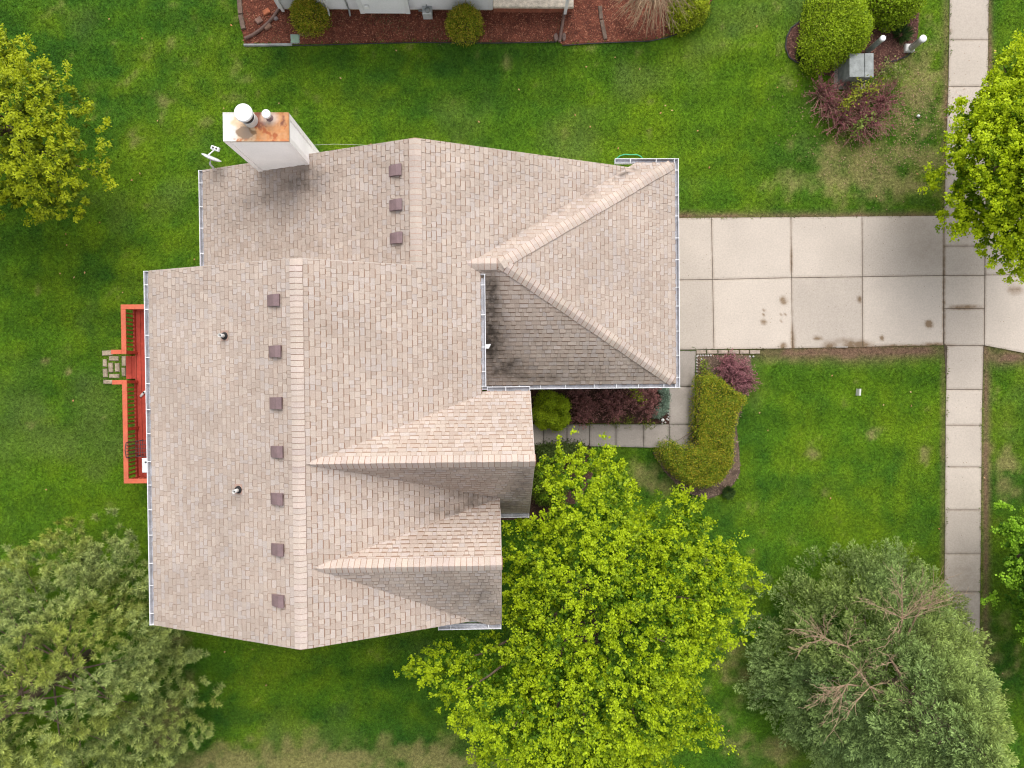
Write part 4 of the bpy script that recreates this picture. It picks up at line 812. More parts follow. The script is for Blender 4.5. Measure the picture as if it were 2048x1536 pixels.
# low green edge plants in the entry bed + sprigs
def sprigs(name, label, px, h, n, cold, cnew, L=.06, W=.04, spread=.12, cat='plant', par=None):
    Lf = Leaves(); c0 = U(*px[0], .1)
    for u, v in px:
        x, y = U(u, v, h*.7); q = rng.normal(size=(n, 3))*np.array((spread, spread, h*.25))+np.array((x, y, h*.7)); q[:, 2] = np.clip(q[:, 2], .03, None)
        Lf.add(q, rand_dirs(n), unit(np.array((0, 0, 1.))+rng.normal(size=(n, 3))*.5), rng.uniform(.7, 1.3, n)*L, W, mixc(cold, cnew, rng.random(n)))
    if cat == 'sapling':
        t = empty(name, (c0[0], c0[1], 0), label, cat); Lf.obj('foliage', M['leaf'], t); mb = MB()
        for u, v in px:
            x, y = U(u, v, h*.7); mb.tube([(c0[0], c0[1], 0), (c0[0]*.6+x*.4, c0[1]*.6+y*.4, h*.45), (x, y, h*.75)], [.012, .009, .004], 4)
        mb.obj('stem', M['bark'], t); return t
    return Lf.obj(name, M['leaf'], label=label, cat=cat, kind='stuff')
sprigs('ground_cover', 'yellow green seedlings along the path side of the entry bed', [(1178, 846), (1228, 846), (1236, 838), (1262, 838), (1255, 845), (1292, 845), (1300, 848)], .14, 60, (.07, .10, .01), (.28, .32, .04), .05, .03, .09)
sprigs('sapling', 'lime sprig poking through the barberry by the garage', [(1266, 782), (1272, 790), (1279, 800)], .95, 46, (.12, .17, .01), (.36, .42, .02), .06, .045, .08, cat='sapling')
sprigs('sapling', 'lime sprig at the corner of the hedge bed by the path', [(1410, 728), (1412, 740)], .6, 70, (.08, .13, .01), (.28, .36, .03), .06, .04, .08, cat='sapling')
sprigs('sapling', 'yellow green sapling growing through the sprawling barberry', [(1695, 205), (1705, 195), (1715, 185), (1728, 178), (1745, 180), (1690, 212), (1712, 170)], 1.0, 60, (.13, .16, .02), (.40, .42, .03), .08, .05, .09, cat='sapling')
sprigs('sapling', 'pale green sapling right of the grey utility box', [(1776, 130), (1785, 140), (1795, 150), (1765, 145), (1803, 152)], .6, 60, (.12, .15, .04), (.34, .36, .10), .08, .05, .10, cat='sapling')
sprigs('sapling', 'green sprig at the lower edge of the sprawling barberry', [(1715, 255), (1722, 245), (1735, 240), (1708, 268)], .7, 60, (.10, .15, .03), (.28, .36, .06), .08, .05, .10, cat='sapling')
sprigs('weeds', 'pale weeds scattered in the red mulch bed', [(690, 36), (755, 40), (778, 48), (795, 55), (810, 58), (740, 35), (760, 75), (550, 75), (868, 65), (880, 72), (770, 30), (1118, 58), (498, 36)], .06, 34, (.13, .12, .05), (.24, .23, .10), .08, .012, .16)
# weeping shrub at the neighbour's wall
wx, wy = U(1310, -35, 1.3); mb = MB()
for i in range(150):
    th = rng.uniform(-2.9, .3) if rng.random() < .8 else rng.uniform(0, 6.28); R_ = rng.uniform(.5, 1.5); z = rng.uniform(1.0, 1.45); dx, dy = math.cos(th), math.sin(th); P = []
    for t in np.linspace(0, 1, 6): P.append((wx+dx*R_*t+rng.normal()*.03, wy+dy*R_*t+rng.normal()*.03, .9+z*.5*math.sin(min(1, t*1.1)*2.2)*.9-.55*t*t))
    mb.tube(P, [.014, .012, .010, .008, .006, .004], 4)
    for k in range(3):
        q = np.array(P[2+k]); e = unit(np.array((dx, dy, -.5))+rng.normal(size=3)*.6); mb.tube([q, q+e*rng.uniform(.15, .35)], [.006, .003], 3)
ws = mb.obj('weeping_shrub', M['twig'], label='bare brown weeping shrub at the corner of the neighbouring bed', cat='shrub'); ws.data.materials[0] = mat('tan_twigs', (.34, .24, .15), .9, n1=5, v1=.3)

# ------------------------------------------------------------------ planting beds
BEDC = {'north': ((.25, .08, .048), (.11, .04, .028), (.40, .18, .11)), 'utility': ((.17, .075, .06), (.08, .04, .032), (.30, .17, .12)), 'entry': ((.12, .06, .045), (.05, .03, .025), (.22, .12, .08)), 'hedge': ((.22, .15, .11), (.12, .08, .06), (.36, .26, .19)), 'maple': ((.13, .07, .05), (.06, .035, .03), (.22, .13, .09))}
LfM = Leaves()
for key, poly, nch in (('north', bed_north, 26000), ('utility', bed_utility, 9000), ('entry', bed_entry, 3500), ('hedge', bed_hedge, 6000), ('maple', bed_maple, 2500)):
    m = mat('mulch_'+key, tuple(np.array(BEDC[key][0])*.6), 1, n1=3, v1=.35, n2=45, v2=.45, bump=1, bscale=60)
    n = len(poly); obj('mulch_bed', mesh_np('mulch_bed', [(x, y, .016) for x, y in poly], [tuple(range(n)) if area(poly) and sum(poly[i-1][0]*poly[i][1]-poly[i][0]*poly[i-1][1] for i in range(n)) > 0 else tuple(range(n-1, -1, -1))], None, m), kind='structure')
    P = np.asarray(poly); x = rng.uniform(*np.clip((P[:, 0].min(), P[:, 0].max()), -19, 19), nch*2); y = rng.uniform(P[:, 1].min(), min(P[:, 1].max(), 12.6), nch*2); k = inside(poly, x, y); x = x[k][:nch]; y = y[k][:nch]; n = len(x)
    cs = np.array(BEDC[key])[rng.choice(3, n, p=(.5, .3, .2))]*rng.uniform(.7, 1.3, n)[:, None]
    dr = rand_dirs(n)*np.array((1, 1, .25)); LfM.add(np.stack([x, y, rng.uniform(.018, .04, n)], 1), dr, np.array((0, 0, 1.))+rng.normal(size=(n, 3))*.35, rng.uniform(.03, .085, n), rng.uniform(.012, .028, n), cs, 0)
# leaf litter round the sprawling barberry and along lawn edges
x = rng.normal(size=1500)*1.2+U(1760, 235)[0]; y = rng.normal(size=1500)*.95+U(1760, 235)[1]; n = 1500
LfM.add(np.stack([x, y, rng.uniform(.03, .06, n)], 1), rand_dirs(n)*np.array((1, 1, .2)), np.array((0, 0, 1.))+rng.normal(size=(n, 3))*.3, rng.uniform(.03, .07, n), .025, mixc((.22, .12, .08), (.42, .26, .18), rng.random(n)), 0)
LfM.obj('mulch_chips', M['chips'], label='red brown bark chips strewn over the planting beds', cat='mulch', kind='stuff')
LfF = Leaves(); n = 150; x = rng.uniform(-15, 17, n); y = rng.uniform(-12, 11.5, n); k = free(x, y); x, y = x[k], y[k]; n = len(x)
LfF.add(np.stack([x, y, np.full(n, .055)], 1), rand_dirs(n)*np.array((1, 1, .2)), np.array((0, 0, 1.))+rng.normal(size=(n, 3))*.3, rng.uniform(.05, .10, n), .05, mixc((.40, .17, .07), (.50, .34, .18), rng.random(n)), 0)
LfF.obj('fallen_leaves', M['chips'], label='scattered dry orange leaves lying on the lawn', cat='leaves', kind='stuff')
n = 900; x = rng.uniform(6, 17.5, n); y = rng.uniform(-12, 11.5, n); k = ~free(x, y, solid); x, y = x[k], y[k]; n = len(x); LfD = Leaves()
LfD.add(np.stack([x, y, np.full(n, .052)], 1), rand_dirs(n)*np.array((1, 1, .1)), np.array((0, 0, 1.))+rng.normal(size=(n, 3))*.2, rng.uniform(.015, .04, n), .014, mixc((.05, .035, .02), (.16, .11, .05), rng.random(n)), 0)
LfD.obj('leaf_debris', M['chips'], label='tiny dark crumbs of debris on the concrete', cat='debris', kind='stuff')
def edging(label, px, r=.016, m='edging', z=.03, name='garden_edging'): return MB().tube([(*U(a, b, z), z) for a, b in px], r, 6).obj(name, M[m], label=label, cat='edging')
edging('thin black lawn edging along the red mulch bed', [(585, 91), (640, 90), (700, 88), (780, 86), (850, 85), (950, 86), (1000, 86), (1060, 85), (1112, 84)])
edging('curved black edging below the weeping shrub', [(1125, 91), (1180, 87), (1250, 84), (1300, 82), (1330, 76), (1352, 69), (1375, 58), (1395, 48)])
edging('black curved edging round the left end of the utility bed', [(1614, 41), (1598, 44), (1582, 56), (1573, 75), (1571, 95), (1578, 114), (1592, 124), (1614, 128)], .022)
edging('short black edging by the white post', [(1768, 122), (1785, 123), (1800, 118), (1815, 112), (1822, 104)], .018)
edging('grey blue round edging pipe at the bed corner', [(488, 90), (520, 90), (584, 89)], .045, 'greymetal', .03, 'edging_pipe')
x, y = U(560, 92); 
for (a, b, c, d, lab) in ((478, -10, 481, 28, 'upper weathered timber edging at the left end of the red bed'), (481, 30, 487, 58, 'lower weathered timber edging at the left end of the red bed')):
    p = np.array(U(a, b, .06)); q = np.array(U(c, d, .06)); t = unit(q-p); nn = np.array((-t[1], t[0]))*.07
    MB().prism([p-nn, p+nn, q+nn, q-nn], 0, .1, (1, 1, 1), .012).obj('timber_edging', M['timber'], label=lab, cat='edging')
p = [(1200, 12), (1203, 40), (1207, 60), (1212, 80)]; 
for (a, b), (c, d), lab in ((p[0], p[1], 'old timber piece in the mulch nearer the wall'), (p[1], p[3], 'long rotten timber in the mulch nearer the lawn')):
    P0 = np.array(U(a, b, .05)); P1 = np.array(U(c, d, .05)); t = unit(P1-P0); nn = np.array((-t[1], t[0]))*.06; P1 = P1-t*.03
    MB().prism([P0-nn, P0+nn, P1+nn*.9, P1-nn], 0, .07, (1, 1, 1), .012).obj('timber_log', M['timber'], label=lab, cat='timber')

# ------------------------------------------------------------------ neighbouring house (its near wall only)
NY = 11.46; nbx0 = U(560, 14)[0]; nbx1 = U(985, 14)[0]
nb = empty('neighbouring_house', ((nbx0+nbx1)/2, NY+.3, 0), 'neighbouring house with pale grey siding along the top edge', 'house')
MB().box(nbx0+.02, nbx1-.02, NY, NY+4, -.1, .20, (.40, .33, .25)).obj('foundation', M['stone'], nb)
def laps(x0, x1, y, z0, z1, ret, step=.105):
    V = []; F = []; z = z0
    while z < z1:
        b = len(V); V += [(x0, y+ret, z), (x0, y-.026, z), (x1, y-.026, z), (x1, y+ret, z), (x0, y+ret, z+step), (x0, y, z+step), (x1, y, z+step), (x1, y+ret, z+step)]
        F += [(b, b+1, b+5, b+4), (b+1, b+2, b+6, b+5), (b+2, b+3, b+7, b+6), (b, b+3, b+2, b+1)]; z += step
    return MB().add(V, F)
laps(nbx0, nbx1, NY-.03, .17, 2.7, .3).obj('siding', M['nsiding'], nb)
b0 = U(722, 25, .3); b1 = U(820, 25, .3)
bay = laps(b0[0], b1[0], b0[1], .3, 2.7, .5).obj('bay', M['nsiding'], nb)
for x in (b0[0], b1[0]-.11): MB().box(x-.012, x+.122, b0[1]-.035, b0[1]+.02, .29, 2.7).obj('corner_board', M['nsiding'], bay)
MB().box(b0[0], b1[0], b0[1], NY, .26, .30).obj('bay_floor', M['nsiding'], bay)
x, y = U(733, 10, .75); MB().box(x-.06, x+.07, b0[1]-.08, b0[1]-.012, .68, .8, (1, 1, 1), .015).obj('dryer_vent', M['white'], bay)
MB().box(nbx1-.13, nbx1+.01, NY-.055, NY+.1, .18, 2.7).obj('corner_board', M['nsiding'], nb)
pbx1 = U(1143, 14)[0]
mb = MB(); z = 0; r = 0
while z < .30:
    x = nbx1+.03-(.1 if r % 2 else 0)
    while x < pbx1:
        mb.box(max(x, nbx1+.03), min(x+.195, pbx1), NY-.06-random.uniform(0, .006), NY+.05, z, z+.066); x += .205
    z += .076; r += 1
tag(mb.obj('brick_base', M['brick'], nb), kind='stuff')
MB().box(nbx1+.03, pbx1-.005, NY-.05, NY+2, -.1, .30).obj('porch_core', M['joint'], nb)
MB().box(nbx1+.02, pbx1+.02, NY-.085, NY+2.2, .305, .40, (.50, .44, .36), .015).obj('porch_ledge', M['stone'], nb)
MB().add([(nbx0-.4, NY-.45, 2.7), (pbx1+.4, NY-.45, 2.7), (pbx1+.4, NY+4, 4.4), (nbx0-.4, NY+4, 4.4), (nbx0-.4, NY-.45, 2.82), (pbx1+.4, NY-.45, 2.82), (pbx1+.4, NY+4, 4.52), (nbx0-.4, NY+4, 4.52)], [(0, 3, 2, 1), (4, 5, 6, 7), (0, 1, 5, 4), (1, 2, 6, 5), (2, 3, 7, 6), (3, 0, 4, 7)]).obj('roof', M['deckwood_under'], nb)
# downspouts
x, y = U(1131, 8, .3); dsp = MB().box(x-.045, x+.045, NY-.17, NY-.095, .12, 2.7).obj('downspout', M['white'], nb)
x, y = U(563, 6, .3); MB().box(x-.045, x+.045, NY-.13, NY-.055, .12, 2.7).obj('downspout', M['white'], nb)
for u in (655, 697):
    x, y = U(u, 8, .2); MB().tube([(x, NY-.06, 1.5), (x, NY-.07, .45), (x+.02, NY-.12, .2), (x+.03, NY-.25, .12)], .03, 7).obj('wall_pipe', M['white'] if u == 655 else M['greymetal'], nb)
def ribbed(px, z, r=.052, **kw):
    P = [np.array((*U(a, b, z), z)) for a, b in px]; Q = []; R_ = []
    for i in range(len(P)-1):
        for k in range(12): Q.append(P[i]+(P[i+1]-P[i])*k/12); R_.append(r*(1.0 if k % 2 else .9))
    Q.append(P[-1]); R_.append(r); return MB().tube(Q, R_, 10).obj('drain_pipe', M['pipe_brown'], **kw)
ribbed([(562, 4), (557, 18), (548, 33), (535, 47), (520, 60), (505, 70), (490, 77)], .06, label='curved brown drain pipe crossing the left end of the red bed', cat='pipe')
ribbed([(1130, 14), (1126, 40), (1122, 65), (1119, 84)], .06, label='straight brown drain pipe running from the white downspout', cat='pipe')
for (u, v, a, b, t, col, lab) in ((532, 23, 15, 11, .5, (.42, .14, .07), 'orange brick lying by the curved drain pipe'), (517, 40, 14, 12, .6, (.22, .13, .10), 'brown stone block left of the curved drain pipe'), (534, 51, 15, 12, .6, (.24, .14, .10), 'brown stone block right of the curved drain pipe'), (551, 36, 10, 8, .3, (.22, .18, .18), 'flat grey stone near the curved drain pipe'),
                                (1112, 74, 10, 18, .05, (.15, .10, .085), 'dark stone left of the straight drain pipe outlet'), (1128, 73, 9, 18, -.05, (.15, .10, .085), 'dark stone right of the straight drain pipe outlet'), (612, 66, 30, 12, .1, (.24, .12, .09), 'mossy stone at the foot of the globe shrub'), (1772, 56, 14, 13, .4, (.26, .20, .17), 'rounded tan boulder between the lime shrubs'), (930, 82, 34, 6, 0, (.06, .055, .06), 'dark slate strip below the meter side globe shrub')):
    x, y = U(u, v, .08); MB().prism([(a*.0079*math.cos(q)*(1 if k % 2 else .9), b*.0079*math.sin(q)*(1 if k % 2 else .92)) for k, q in enumerate(np.linspace(0, 2*math.pi, 9)[:-1]+.39)] if (a < 12 or 'boulder' in lab or 'mossy' in lab or 'slate' in lab) else [(-a*.0075, -b*.007), (a*.0075, -b*.0075), (a*.0078, b*.0075), (-a*.007, b*.0075)], 0, .09, col, .02).obj('stone_block', M['stone'], label=lab, cat='stone', loc=(x, y, 0), rz=t)
x, y = U(590, 77, .06); g = empty('valve_box', (x, y, 0), 'pale green plastic valve box lid at the bed edge', 'valve box')
MB().box(x-.13, x+.12, y-.13, y+.13, 0, .05, (1, 1, 1), .012).obj('lid', M['greenbox'], g); MB().box(x-.15, x+.14, y-.15, y+.15, -.05, .03).obj('rim', M['greymetal'], g)
x, y = U(854, 22, .3); mt = empty('utility_meter', (x, y, 0), 'grey utility meter standing against the neighbouring wall', 'meter')
MB().box(x-.14, x+.15, y-.12, y+.16, .02, .38, (1, 1, 1), .03).obj('housing', M['greymetal'], mt).data.materials[0] = mat('pale_meter_grey', (.42, .44, .45), .5, n1=6, v1=.15)
MB().lathe([(.085, .38), (.085, .42), (.06, .45), (.01, .455)], x+.02, y-.02, 18).obj('dial', M['greymetal'], mt, True)
MB().tube([(x, y+.12, .3), (x-.02, y+.2, .6), (x-.02, NY-.09, 1.6)], .03, 8).obj('conduit', M['greymetal'], mt, True)
MB().tube([(x-.14, y+.05, .2), (x-.26, y+.07, .2), (x-.27, y+.12, .05)], .022, 7).obj('side_pipe', M['greymetal'], mt, True)

# ------------------------------------------------------------------ utility corner
zb_ = .72; P0 = U(1699, 106.5, zb_); P1 = U(1747.5, 104, zb_); P2 = U(1747.5, 154, zb_); P3_ = U(1699, 152, zb_)
ub = empty('utility_box', ((P0[0]+P1[0])/2, (P0[1]+P2[1])/2, 0), 'weathered grey transformer box beside the lime globe shrub', 'utility box')
X0, X1, Y0, Y1 = P0[0], P1[0], P2[1], P0[1]; xm = U(1729, 120, zb_)[0]
MB().add([(X0-.02, Y0+.02, 0), (X1-.02, Y0+.02, 0), (X1-.02, Y1-.02, 0), (X0-.02, Y1-.02, 0), (X0+.02, Y0+.02, zb_-.03), (X1-.02, Y0+.02, zb_-.03), (X1-.02, Y1-.02, zb_-.03), (X0+.02, Y1-.02, zb_-.03)], [(0, 3, 2, 1), (4, 5, 6, 7), (0, 1, 5, 4), (1, 2, 6, 5), (2, 3, 7, 6), (3, 0, 4, 7)]).obj('cabinet', M['greymetal'], ub)
MB().box(X0, xm-.008, Y0, Y1, zb_-.028, zb_, (1, 1, 1), .012).obj('lid', M['greymetal'], ub); MB().box(xm+.008, X1, Y0-.01, Y1+.01, zb_-.028, zb_+.004, (1, 1, 1), .012).obj('door', M['greymetal'], ub)
MB().box(X0-.15, X1+.1, Y0-.1, Y1+.1, -.05, .03).obj('pad', M['walk'], ub)
x, y = U(1817, 100, 0); wp = empty('marker_post', (x, y, 0), 'white round utility post with a square base near the sidewalk', 'post')
MB().lathe([(.10, .0), (.10, .70), (.112, .705), (.115, .78), (.10, .80), (.02, .81)], x, y, 22).obj('post', M['white'], wp, True); MB().box(x-.17, x+.12, y-.10, y+.14, -.05, .16, (1, 1, 1), .03).obj('base', M['pvc'], wp)
x, y = U(1735, 103, 0); gp = empty('marker_post', (x, y, 0), 'slim grey square post behind the utility box', 'post')
q = [(.085*math.cos(a+.39), .085*math.sin(a+.39)) for a in np.linspace(0, 2*math.pi, 9)[:-1]]; MB().prism([(x+a, y+b) for a, b in q], -.05, .84).obj('post', M['greymetal'], gp); MB().prism([(x+a*1.12, y+b*1.12) for a, b in q], .841, .92, (1, 1, 1), .015).obj('cap', M['white'], gp)
x, y = U(1720, 784.5, .2); mk_ = MB().box(-.03, .03, -.11, .11, 0, .22, (1, 1, 1), .012).obj('sprinkler_marker', M['pvc'], label='small white marker stub standing in the front lawn', cat='marker', loc=(x, y, 0), rz=-.08)
x, y = U(1836, 232.5, .03); MB().lathe([(.01, .0), (.04, .02), (.05, .05), (.04, .08), (.01, .1)], 0, 0, 12).obj('lawn_ball', M['white'], None, True, label='small white ball on the dry grass near the street tree', cat='ball', loc=(x, y, 0))

# ------------------------------------------------------------------ garden details by the path
for i, (a, b) in enumerate(zip([1393, 1414, 1437, 1458, 1480, 1500], [1412, 1435, 1456, 1478, 1498, 1520])):
    P0 = U(a, 700.5, .04); P1 = U(b, 707.5, .04); MB().box(P0[0], P1[0], P1[1], P0[1], -.03, .042, (.36, .29, .235), .012).obj('paver_brick', M['stone'], drive)
def pebbles(label, pts):
    mb = MB(); c0 = U(*pts[0], .03); t = empty('pebble_border', (c0[0], c0[1], 0), label, 'border')
    for u, v in pts:
        x, y = U(u, v, .04); g = random.uniform(.3, .52); MB().lathe([(.015, .0), (.034, .015), (.03, .035), (.012, .045)], 0, 0, 7, (g, g*.95, g*.9)).obj('pebble', M['stone'], t, True, loc=(x, y, 0), rz=random.random())
pebbles('row of white pebbles edging the hedge bed along the path', [(1396+k*5.2, 711) for k in range(6)]+[(1394, 713+k*6) for k in range(7)]+[(1404, 718), (1500, 713), (1507, 713)])
pebbles('row of grey pebbles edging the entry bed along the path', [(1337, 778+k*6.2) for k in range(11)]+[(1331, 845), (1325, 847), (1334, 838), (1331, 826)])
x, y = U(1325, 840, .15); sl_ = empty('path_light', (x, y, 0), 'small round white path light at the entry bed corner', 'lamp'); MB().tube([(x, y, 0), (x, y, .16)], .015, 6).obj('stake', M['white'], sl_); MB().lathe([(.02, .14), (.05, .16), (.052, .2), (.03, .225), (.01, .23)], x, y, 16).obj('lamp_head', M['pvc'], sl_, True)
P0 = U(1673, 692.5, .06); P1 = U(1696, 697, .06); MB().box(P0[0], P1[0], P1[1]+.03, P0[1], .03, .05).obj('pale_board', M['walk'], label='short pale board lying on the dirt at the driveway edge', cat='board')
# green hose
hp = [(1228, 324), (1232, 318), (1240, 311.5), (1250, 308.8), (1262, 309.5), (1274, 309.3), (1282, 313), (1287, 320), (1292, 324), (1300, 321), (1308, 323), (1302, 330), (1290, 330), (1284, 325)]
MB().tube([(*U(a, b, .05), .05) for a, b in hp], .018, 7).obj('garden_hose', M['hose'], None, True, label='green garden hose looping out from under the garage gutter', cat='hose')
MB().tube([(*U(a, b, .05), .055) for a, b in ((610, 291), (640, 289.5), (668, 288.3), (700, 289), (740, 291), (790, 293))], .0035, 5).obj('lawn_cable', M['white'], label='thin pale cable lying on the grass behind the chimney', cat='cable')

# ------------------------------------------------------------------ satellite dish
bx_, by_ = U(428.5, 339.5, 2.98); dx_, dy_ = U(422, 318.6, 3.45); lx_, ly_ = U(430.5, 297, 3.62)
dish = empty('satellite_dish', (bx_, by_, 2.9), 'small white satellite dish on a bent arm at the roof corner', 'satellite dish')
D0 = np.array((dx_, dy_, 3.45)); nrm = unit(np.array((.42*math.cos(.24), .906*math.cos(.24), math.sin(.24)))); e1 = np.array((.906, -.42, 0)); e2 = np.cross(nrm, e1); V = []; F = []; nr, na = 5, 28
for back in (0, 1):
    for i in range(nr+1):
        for k in range(na):
            r = .255*i/nr+1e-4; a = 2*math.pi*k/na; V.append(D0+e1*r*math.cos(a)+e2*r*math.sin(a)*1.02+nrm*(.055*(r/.255)**2-back*.014))
b = (nr+1)*na
for i in range(nr):
    for k in range(na):
        F.append((i*na+k, (i+1)*na+k, (i+1)*na+(k+1) % na, i*na+(k+1) % na)); F.append((b+i*na+k, b+i*na+(k+1) % na, b+(i+1)*na+(k+1) % na, b+(i+1)*na+k))
F += [(nr*na+k, b+nr*na+k, b+nr*na+(k+1) % na, nr*na+(k+1) % na) for k in range(na)]
MB().add(V, F).obj('reflector', M['gutter'], dish, True)
MB().tube([(bx_, by_, 2.86), (bx_-.05, by_+.1, 3.12), D0-nrm*.1, D0-nrm*.01], .026, 8).obj('mast', M['gutter'], dish, True)
MB().tube([D0-e2*.2+nrm*.02, D0-e2*.2+nrm*.1, (lx_, ly_, 3.6)], .018, 6).obj('feed_arm', M['gutter'], dish)
MB().box(-.11, .11, -.05, .05, -.04, .04, (1, 1, 1), .012).obj('feed_horn', M['gutter'], dish, loc=(lx_, ly_, 3.62), rz=-.35)
for k in (-1, 1): MB().lathe([(.026, .0), (.026, .012)], 0, 0, 10).obj('horn_lens', M['darkmetal'], dish, loc=(lx_+k*.042, ly_-k*.015, 3.661))

# ------------------------------------------------------------------ red deck
ZF, ZC = .35, 1.10; dkx, dky0, dky1 = -11.06, -3.18, 2.165; g0, g1 = -.085, .69
deck = empty('deck', (-9.6, -.5, 0), 'red painted wooden deck with railings under the left eave', 'deck')
nbd = 20; wbd = (dkx+.06-(-8.17))/-nbd; bmesh_cache = None
for i in range(nbd):
    x0 = dkx+.06+i*wbd; g = random.uniform(.85, 1.15); MB().box(x0+.004, x0+wbd-.004, dky0+.04, dky1-.04, ZF-.04, ZF+random.uniform(-.003, .003), (.38*g, .052*g, .032*g), .006).obj('deck_board', M['attr'], deck)
for y in np.arange(dky0+.2, dky1, .6): MB().box(dkx+.07, -8.2, y-.02, y+.02, .08, ZF-.042).obj('joist', M['redwood'], deck)
capm = blotch_mat('worn_red_cap', n=7, dark=(.55, .36, .27), col=(.55, .10, .042), rough=.5, n1=2, v1=.12, n2=25, v2=.1)
def cap(x0, x1, y0, y1):
    nxy = max(2, int(max(x1-x0, y1-y0)/.08)); alongy = (y1-y0) > (x1-x0)
    mb = MB(); mb.box(x0, x1, y0, y1, ZC-.035, ZC, (1, 1, 1), .006); me = mb.mesh('rail_cap', capm); a = me.attributes.new('blotch', 'FLOAT', 'POINT'); a.data.foreach_set('value', np.full(len(me.vertices), .13, np.float32)); return obj('rail_cap', me, deck)
cap(dkx, dkx+.14, g1-.003, dky1-.142); cap(dkx, dkx+.14, dky0+.142, g0+.003); cap(dkx, -8.2, dky1-.14, dky1); cap(dkx, -8.2, dky0, dky0+.14)
cap(dkx-.31, dkx-.002, g1, g1+.13); cap(dkx-.29, dkx-.002, g0-.13, g0)
postm = MB().box(-.045, .045, -.045, .045, .0, ZC-.036, (1, 1, 1), .004).mesh('rail_post', M['redwood']); balm = MB().box(-.018, .018, -.018, .018, ZF+.05, ZC-.036).mesh('baluster', M['redwood'])
ym = U(258, 858, .9)[1]
for x, y in ((dkx+.07, dky1-.07), (dkx+.07, dky0+.07), (dkx+.07, g1+.06), (dkx+.07, g0-.06), (dkx+.07, ym), (-8.3, dky1-.07), (-8.3, dky0+.07), (-9.6, dky1-.07), (-9.6, dky0+.07), (dkx-.24, g1+.065), (dkx-.23, g0-.065)): obj('rail_post', postm, deck, (x, y, 0))
def rails(p, q):
    p = np.array(p); q = np.array(q); L = np.hypot(*(q-p)); t = (q-p)/L; n = int(L/.118); nn = np.array((-t[1], t[0]))*.02
    for k in range(1, n): b = p+t*L*k/n; obj('baluster', balm, deck, (b[0], b[1], 0))
    for z0 in (ZF+.06, ZC-.125): MB().prism([p-nn, q-nn, q+nn, p+nn], z0, z0+.085).obj('rail', M['redwood'], deck)
rails((dkx+.07, g1+.105), (dkx+.07, dky1-.115)); rails((dkx+.07, dky0+.115), (dkx+.07, ym-.045)); rails((dkx+.07, ym+.045), (dkx+.07, g0-.105)); rails((dkx+.115, dky1-.07), (-9.645, dky1-.07)); rails((-9.555, dky1-.07), (-8.345, dky1-.07)); rails((dkx+.115, dky0+.07), (-9.645, dky0+.07)); rails((-9.555, dky0+.07), (-8.345, dky0+.07))
MB().box(dkx+.02, dkx+.055, dky0+.03, dky1-.03, .05, ZF-.005).obj('rim_board', M['redwood'], deck)
for a, b in ((-11.40, -11.225), (-11.217, -11.045)): MB().box(a, b, g0+.03, g1-.03, .15, .19, (.40, .055, .033), .006).obj('step_board', M['attr'], deck)
MB().box(-11.38, -11.06, g0+.05, g1-.05, .0, .148).obj('step_riser', M['redwood'], deck)
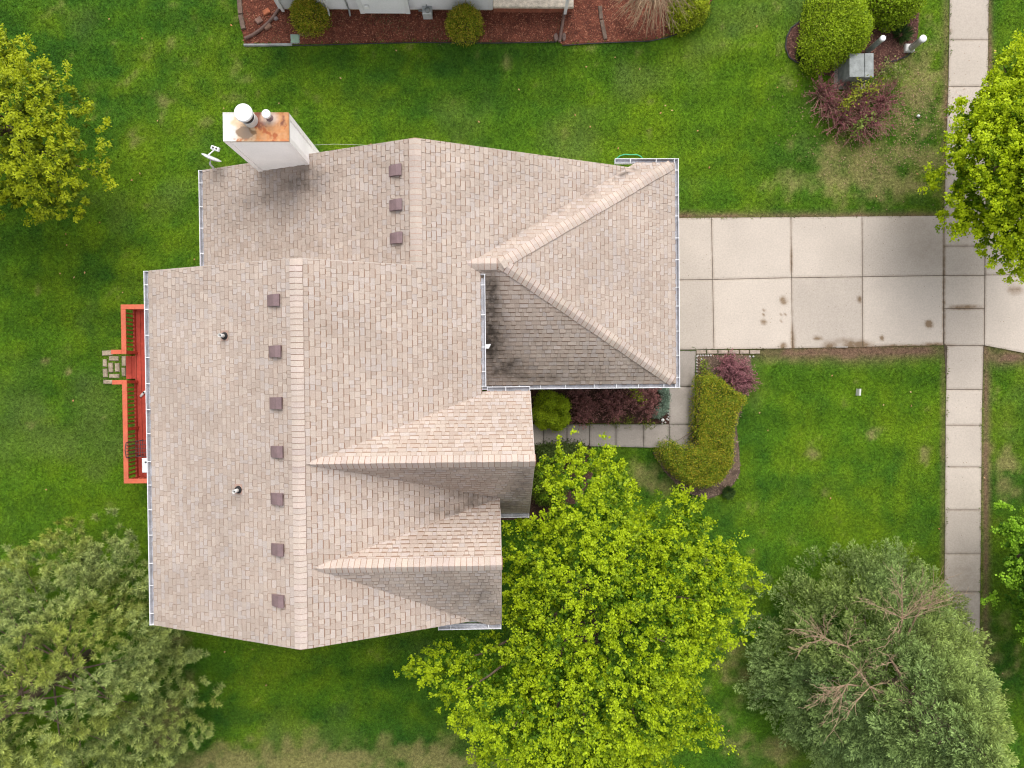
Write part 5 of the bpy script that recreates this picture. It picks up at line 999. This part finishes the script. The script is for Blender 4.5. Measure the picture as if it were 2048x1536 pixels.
# things on the deck
for (u, v, a, lab) in ((285, 788, -.75, 'white slip-on shoe on the red deck boards'), (297, 825, -.3, 'white slip-on shoe half hidden under the gutter')):
    x, y = U(u, v, ZF+.05); t = empty('shoe', (x, y, ZF), lab, 'shoe'); prof = [(-.125, .02, .03), (-.10, .038, .05), (-.03, .04, .06), (.04, .036, .075), (.09, .034, .08), (.125, .018, .07)]; V = []; F = []; ca, sa = math.cos(a+1.57), math.sin(a+1.57)
    for s_, w_, h in prof:
        for k in range(8):
            th = math.pi*2*k/8; lx, ly, lz = s_, w_*math.cos(th), max(0, h*.5+h*.5*math.sin(th)); V.append((x+lx*ca-ly*sa, y+lx*sa+ly*ca, ZF+.004+lz))
    for i in range(5):
        for k in range(8): F.append((i*8+k, i*8+(k+1) % 8, (i+1)*8+(k+1) % 8, (i+1)*8+k))
    F += [tuple(range(7, -1, -1)), tuple(range(40, 48))]; MB().add(V, F).obj('upper', M['pvc'], t, True)
    MB().lathe([(.024, .078), (.026, .084)], 0, 0, 12).obj('opening', M['black'], t, loc=(x+.065*ca, y+.065*sa, ZF+.0))
x0, y1_ = U(285, 916, 1.0); x1, y0_ = U(303, 945, 1.0); gb = empty('deck_box', ((x0+x1)/2, (y0_+y1_)/2, ZF), 'white square metal box on the red deck against the eave', 'box')
MB().box(x0+.02, x0+.5, y0_+.02, y1_-.02, ZF+.02, 1.0).obj('cabinet', M['white'], gb); MB().box(x0, x0+.53, y0_, y1_, 1.003, 1.05, (1, 1, 1), .015).obj('lid', M['white'], gb); MB().box(x0+.1, x0+.16, y1_-.14, y1_-.10, 1.051, 1.07).obj('handle', M['black'], gb)
cx_, cy_ = U(289, 897, .75); ch = empty('patio_chair', (cx_, cy_, ZF), 'dark metal lattice patio chair on the red deck beside the white box', 'chair')
for k in range(8): MB().tube([(cx_-.24+k*.068, cy_-.24, .78), (cx_-.24+k*.068, cy_+.24, .78)], .008, 5).obj('seat_bar', M['darkmetal'], ch)
for k in range(5): MB().tube([(cx_-.25, cy_-.24+k*.12, .785), (cx_+.25, cy_-.24+k*.12, .785)], .008, 5).obj('seat_bar', M['darkmetal'], ch)
for sx_ in (-.23, .23):
    for sy_ in (-.23, .23): MB().tube([(cx_+sx_, cy_+sy_, ZF), (cx_+sx_*.95, cy_+sy_*.95, .78)], .013, 6).obj('leg', M['darkmetal'], ch)
for k in range(6): MB().tube([(cx_-.24, cy_-.22+k*.088, .78), (cx_-.31, cy_-.22+k*.088, 1.2)], .008, 5).obj('back_bar', M['darkmetal'], ch)
MB().tube([(cx_-.31, cy_-.25, 1.0), (cx_-.33, cy_-.22, 1.18), (cx_-.33, cy_, 1.24), (cx_-.33, cy_+.22, 1.18), (cx_-.31, cy_+.25, 1.0)], .014, 6).obj('back_frame', M['darkmetal'], ch)
